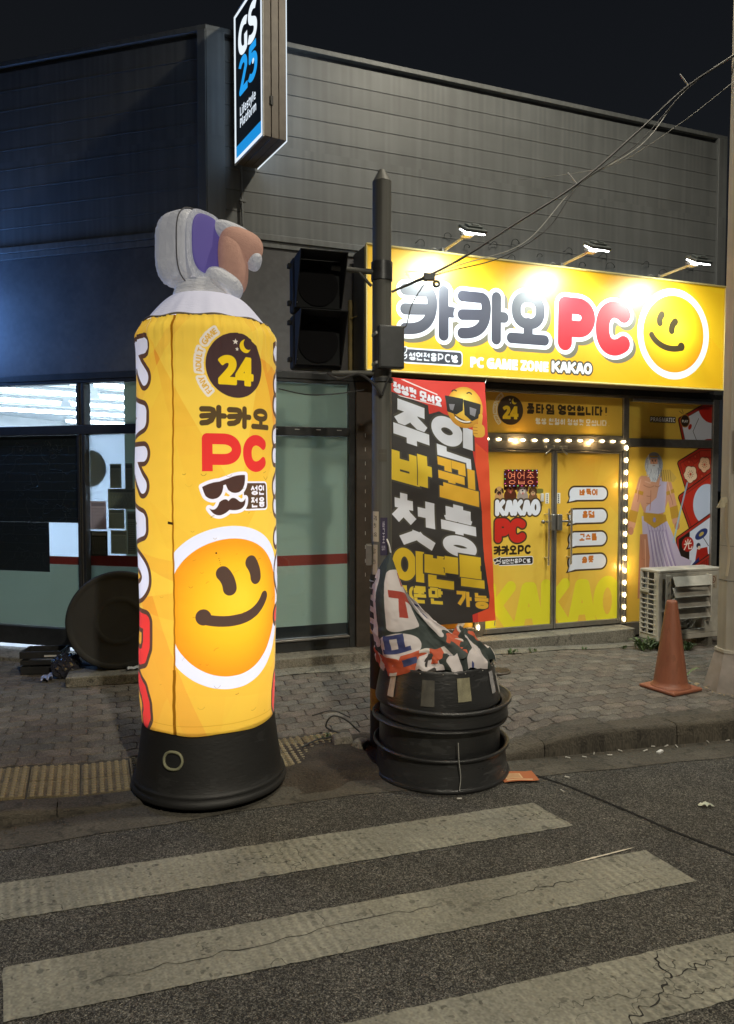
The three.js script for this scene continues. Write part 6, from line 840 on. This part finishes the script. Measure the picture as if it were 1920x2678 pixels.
// ---------------------------------------------------------------- rubble, weeds, leaves, litter
{
  const rock = (sx, sy, sz, sd) => { const g = new THREE.IcosahedronGeometry(1, 3), p = g.attributes.position; for (let i = 0; i < p.count; i++) { const v = V(p.getX(i), p.getY(i), p.getZ(i)), m = Math.max(Math.abs(v.x), Math.abs(v.y), Math.abs(v.z)), k = lerp(1, 0.92 / m, 0.7) + 0.22 * (fbm(v.x * 1.7 + sd, v.y * 1.7 + v.z + sd, 999, sd, 3) - 0.5); p.setXYZ(i, v.x * sx * k, v.y * sy * k + sy * 0.8, v.z * sz * k); } g.computeVertexNormals(); return metreUV(g); };
  for (const [u, w, a, b, c, t, l] of [[0.60, 1.80, 0.075, 0.045, 0.055, 0.3, 'grey broken stone at the end of the tactile paving'], [0.70, 1.90, 0.062, 0.04, 0.05, 1.1, 'smaller broken stone leaning towards the stacked bases']]) { const o = part('stone', rock(a, b, c, 7 + a * 100), M.concrete, scene); o.name = numbered('stone'); o.position.copy(atR(u, walkY(u, w) - 0.008, w)); o.rotation.y = t; tag(o, l, 'stone', 'broken stones by the slim pole'); }
  const m = setting('dirt_patch', grid(60, 24, (a, q) => { const u = lerp(0.03, 1.45, a), w0 = 1.62, w1 = kerbW(u) + 0.20 + 0.05 * Math.sin(u * 8), w = lerp(w0, w1, q), base = w < kerbW(u) - 0.01 ? walkY(u, w) : lerp(kerbH(u), 0.008, sm(w, kerbW(u) - 0.01, kerbW(u) + 0.06)), e = Math.min(1, 6 * a, 6 * (1 - a), 5 * q + 0.15, 5 * (1 - q)); return [u, base - 0.012 + 0.034 * e * (0.35 + fbm(u * 6 + 30, w * 6, 999, 151, 4)), w]; }, (a, q) => [a * 1.4, q * 0.8]), M.dirt);
  const loop = part('cable_end', pipe([[0.16, 0.12, 1.55], [0.30, 0.155, 1.60], [0.42, 0.10, 1.62]].map((q) => atR(q[0] + 0.3, q[1] + 0.07, q[2])), 0.005, 20, 5), M.cable, scene); loop.name = numbered('cable_end'); tag(loop, 'short black cable sticking out behind the slim pole', 'cable');
  const lp2 = part('cable_end', pipe([[0.73, 0.12, 1.80], [0.62, 0.22, 1.78], [0.54, 0.24, 1.76], [0.50, 0.17, 1.75], [0.60, 0.11, 1.77], [0.42, 0.105, 1.80], [0.30, 0.09, 1.86]].map((q) => atR(...q)), 0.006, 50, 6), M.cable, scene); lp2.name = numbered('cable_end'); tag(lp2, 'loop of black cable lying over the broken stones', 'cable');
  const leaf = [[0.055, 0.10, 0.030], [0.075, 0.13, 0.035], [0.05, 0.085, 0.022]].map((c) => phys(c, 0.75, { transmission: 0.25, thickness: 0 }));
  const weed = (u, w, n, h, l, gname) => { const s = thingR('weed', l, 'weed', u, walkY(u, w) + 0.004, w, gname); const gs = [[], [], []]; for (let i = 0; i < n; i++) { const a = rnd() * 6.283, ln = h * rr(0.5, 1.15), ox = rr(-1, 1) * h * 0.9, oz = rr(-1, 1) * h * 0.35, wd = ln * rr(0.10, 0.2), tip = rr(0.3, 0.9); gs[i % 3].push(grid(2, 4, (p, q) => { const r = ln * tip * q, y = ln * Math.sin(q * 1.9) * (1 - tip * 0.45), k = wd * Math.sin(Math.PI * clamp(q * 0.9 + 0.08, 0, 1)) * (p - 0.5) * 2; return [ox + Math.cos(a) * r - Math.sin(a) * k, Math.max(0, y) + (p === 0.5 ? -0.003 : 0), oz + Math.sin(a) * r + Math.cos(a) * k]; })); } gs.forEach((g, i) => g.length && part('leaves', merge(g), leaf[i], s)); };
  seed = 99; weed(4.28, 0.60, 60, 0.15, 'tall green weed growing at the corner of the air conditioner', 'weeds by the wall'); weed(4.62, 0.74, 44, 0.09, 'spreading green weed under the front of the air conditioner', 'weeds by the wall'); weed(5.15, 0.72, 20, 0.07, 'small weed under the far end of the air conditioner', 'weeds by the wall'); weed(2.80, 0.44, 18, 0.06, 'low weed in the pavement joint beside the stacked bases', 'weeds by the wall'); weed(3.02, 0.45, 14, 0.05, 'low tuft in the pavement joint in front of the left door', 'weeds by the wall'); weed(3.6, 0.45, 9, 0.035, 'tiny tuft in the pavement joint in front of the right door', 'weeds by the wall'); weed(4.05, 0.5, 14, 0.045, 'tiny tuft in the joint near the upright light line', 'weeds by the wall'); weed(0.52, 1.70, 12, 0.05, 'small green tuft beside the broken stone', 'weeds by the wall'); weed(-0.62, 0.26, 16, 0.04, 'dark weed at the foot of the concrete slab', 'weeds by the wall'); weed(3.62, 1.62, 7, 0.16, 'thin dry stalks at the foot of the tall pole', 'weeds by the wall');
  const dry = std([0.22, 0.17, 0.10], 0.9), dg = []; for (let i = 0; i < 130; i++) { const u = 3.95 + rr(-0.33, 0.5), w = 2.03 + rr(-0.3, 0.22), q = rr(0.012, 0.035); dg.push(sheet(q * rr(0.4, 0.8), q, 1, 1).rotateX(-Math.PI / 2 + rr(-0.6, 0.6)).rotateY(rnd() * 6.3).translate(u, walkY(u, w) + rr(0.005, 0.03), w)); }
  const dl = setting('fallen_leaves', dg, dry); delete dl.userData.kind; dl.userData.kind = 'stuff'; tag(dl, 'dry leaves heaped round the foot of the tall pole', 'leaves');
  const sv = setting('street_grit', Array.from({ length: 420 }, () => { const u = rr(-3, 5), w = kerbW(u) + Math.abs(rr(-0.14, 0.14)) + 0.015, q = rr(0.002, 0.008); return new THREE.TetrahedronGeometry(q, 0).translate(u, 0.010 + q * 0.4, w); }), std([0.12, 0.10, 0.08], 1)); sv.userData.kind = 'stuff'; tag(sv, 'fine grit and dirt lying along the gutter', 'grit');
  const mp = std([0.62, 0.60, 0.55], 0.7, { map: tGrime });
  [[1.95, 2.47], [2.06, 2.50], [2.16, 2.47], [2.24, 2.53], [2.36, 2.49], [2.52, 2.55], [2.62, 2.50], [2.78, 2.56], [2.92, 2.52], [3.05, 2.57], [3.2, 2.60], [3.35, 2.58], [1.75, 2.74], [0.98, 2.78], [1.6, 2.9], [2.72, 2.53]].forEach(([u, w], i) => { const o = part('cigarette_end', new THREE.CylinderGeometry(0.0045, 0.0045, rr(0.022, 0.05), 6).rotateZ(Math.PI / 2), mp, scene); o.name = numbered('cigarette_end'); o.position.copy(atR(u, 0.016, w)); o.rotation.y = rnd() * 6.3; tag(o, 'small pale cigarette end lying in the gutter dirt', 'cigarette end', 'cigarette ends in the gutter'); });
  const can = thingR('crushed_wrapper', 'crushed pale wrapper lying on the road beyond the joint', 'wrapper', 2.25, 0.004, 3.345, null, -0.5); part('foil', grid(10, 6, (a, q) => [(a - 0.5) * 0.085, 0.006 + 0.018 * Math.abs(Math.sin(a * 9 + q * 5)) * Math.sin(Math.PI * a), (q - 0.5) * 0.035 * (0.5 + Math.sin(Math.PI * a) * 0.6)]), phys([0.50, 0.52, 0.42], 0.35, { metalness: 0.3 }), can);
  const bx = thingR('cigarette_box', 'small white carton lying by the kerb', 'carton', 2.60, 0.008, 2.60, null, 0.4); part('carton', rbox(-0.03, 0.03, 0, 0.014, -0.012, 0.012, 0.002), M.white, bx);
  const lt = board(0.2, 0.14, 600, (g) => { g.translate(0, -0.14); g.fillStyle = '#b5693f'; g.fillRect(0, 0, 0.2, 0.14); g.fillStyle = '#d9b68a'; g.fillRect(0.02, 0.03, 0.10, 0.07); g.fillStyle = '#8a4a2c'; for (let i = 0; i < 5; i++) g.fillRect(0.03, 0.038 + i * 0.012, 0.08, 0.004); g.fillStyle = '#e0c49a'; g.fillRect(0.02, 0.11, 0.15, 0.012); });
  const lf = thingR('leaflet', 'orange printed leaflet lying on the road beside the stacked bases', 'leaflet', 1.475, 0.010, 2.62, null, -0.25); part('paper', grid(6, 4, (a, q) => [(a - 0.5) * 0.22, 0.002 + 0.006 * Math.abs(Math.sin(a * 4)), (0.5 - q) * 0.15]), std([0.8, 0.8, 0.8], 0.8, { map: lt }), lf);
  const sc = thingR('paint_scrape', 'pale scrape of spilled paint along the edge of the second crossing stripe', 'paint mark', 1.35, 0.0065, 3.60); part('mark', grid(20, 1, (a, q) => [(a - 0.5) * 0.42, 0, -0.02 * a + (q - 0.5) * 0.014 * Math.sin(Math.PI * a) * (0.4 + hash(Math.floor(a * 20), 3, 1))]), std([0.6, 0.55, 0.45], 0.8), sc);
}

scene.traverse((o) => { if (o.isMesh) { o.castShadow = true; o.receiveShadow = true; } });
renderer.render(scene, camera);
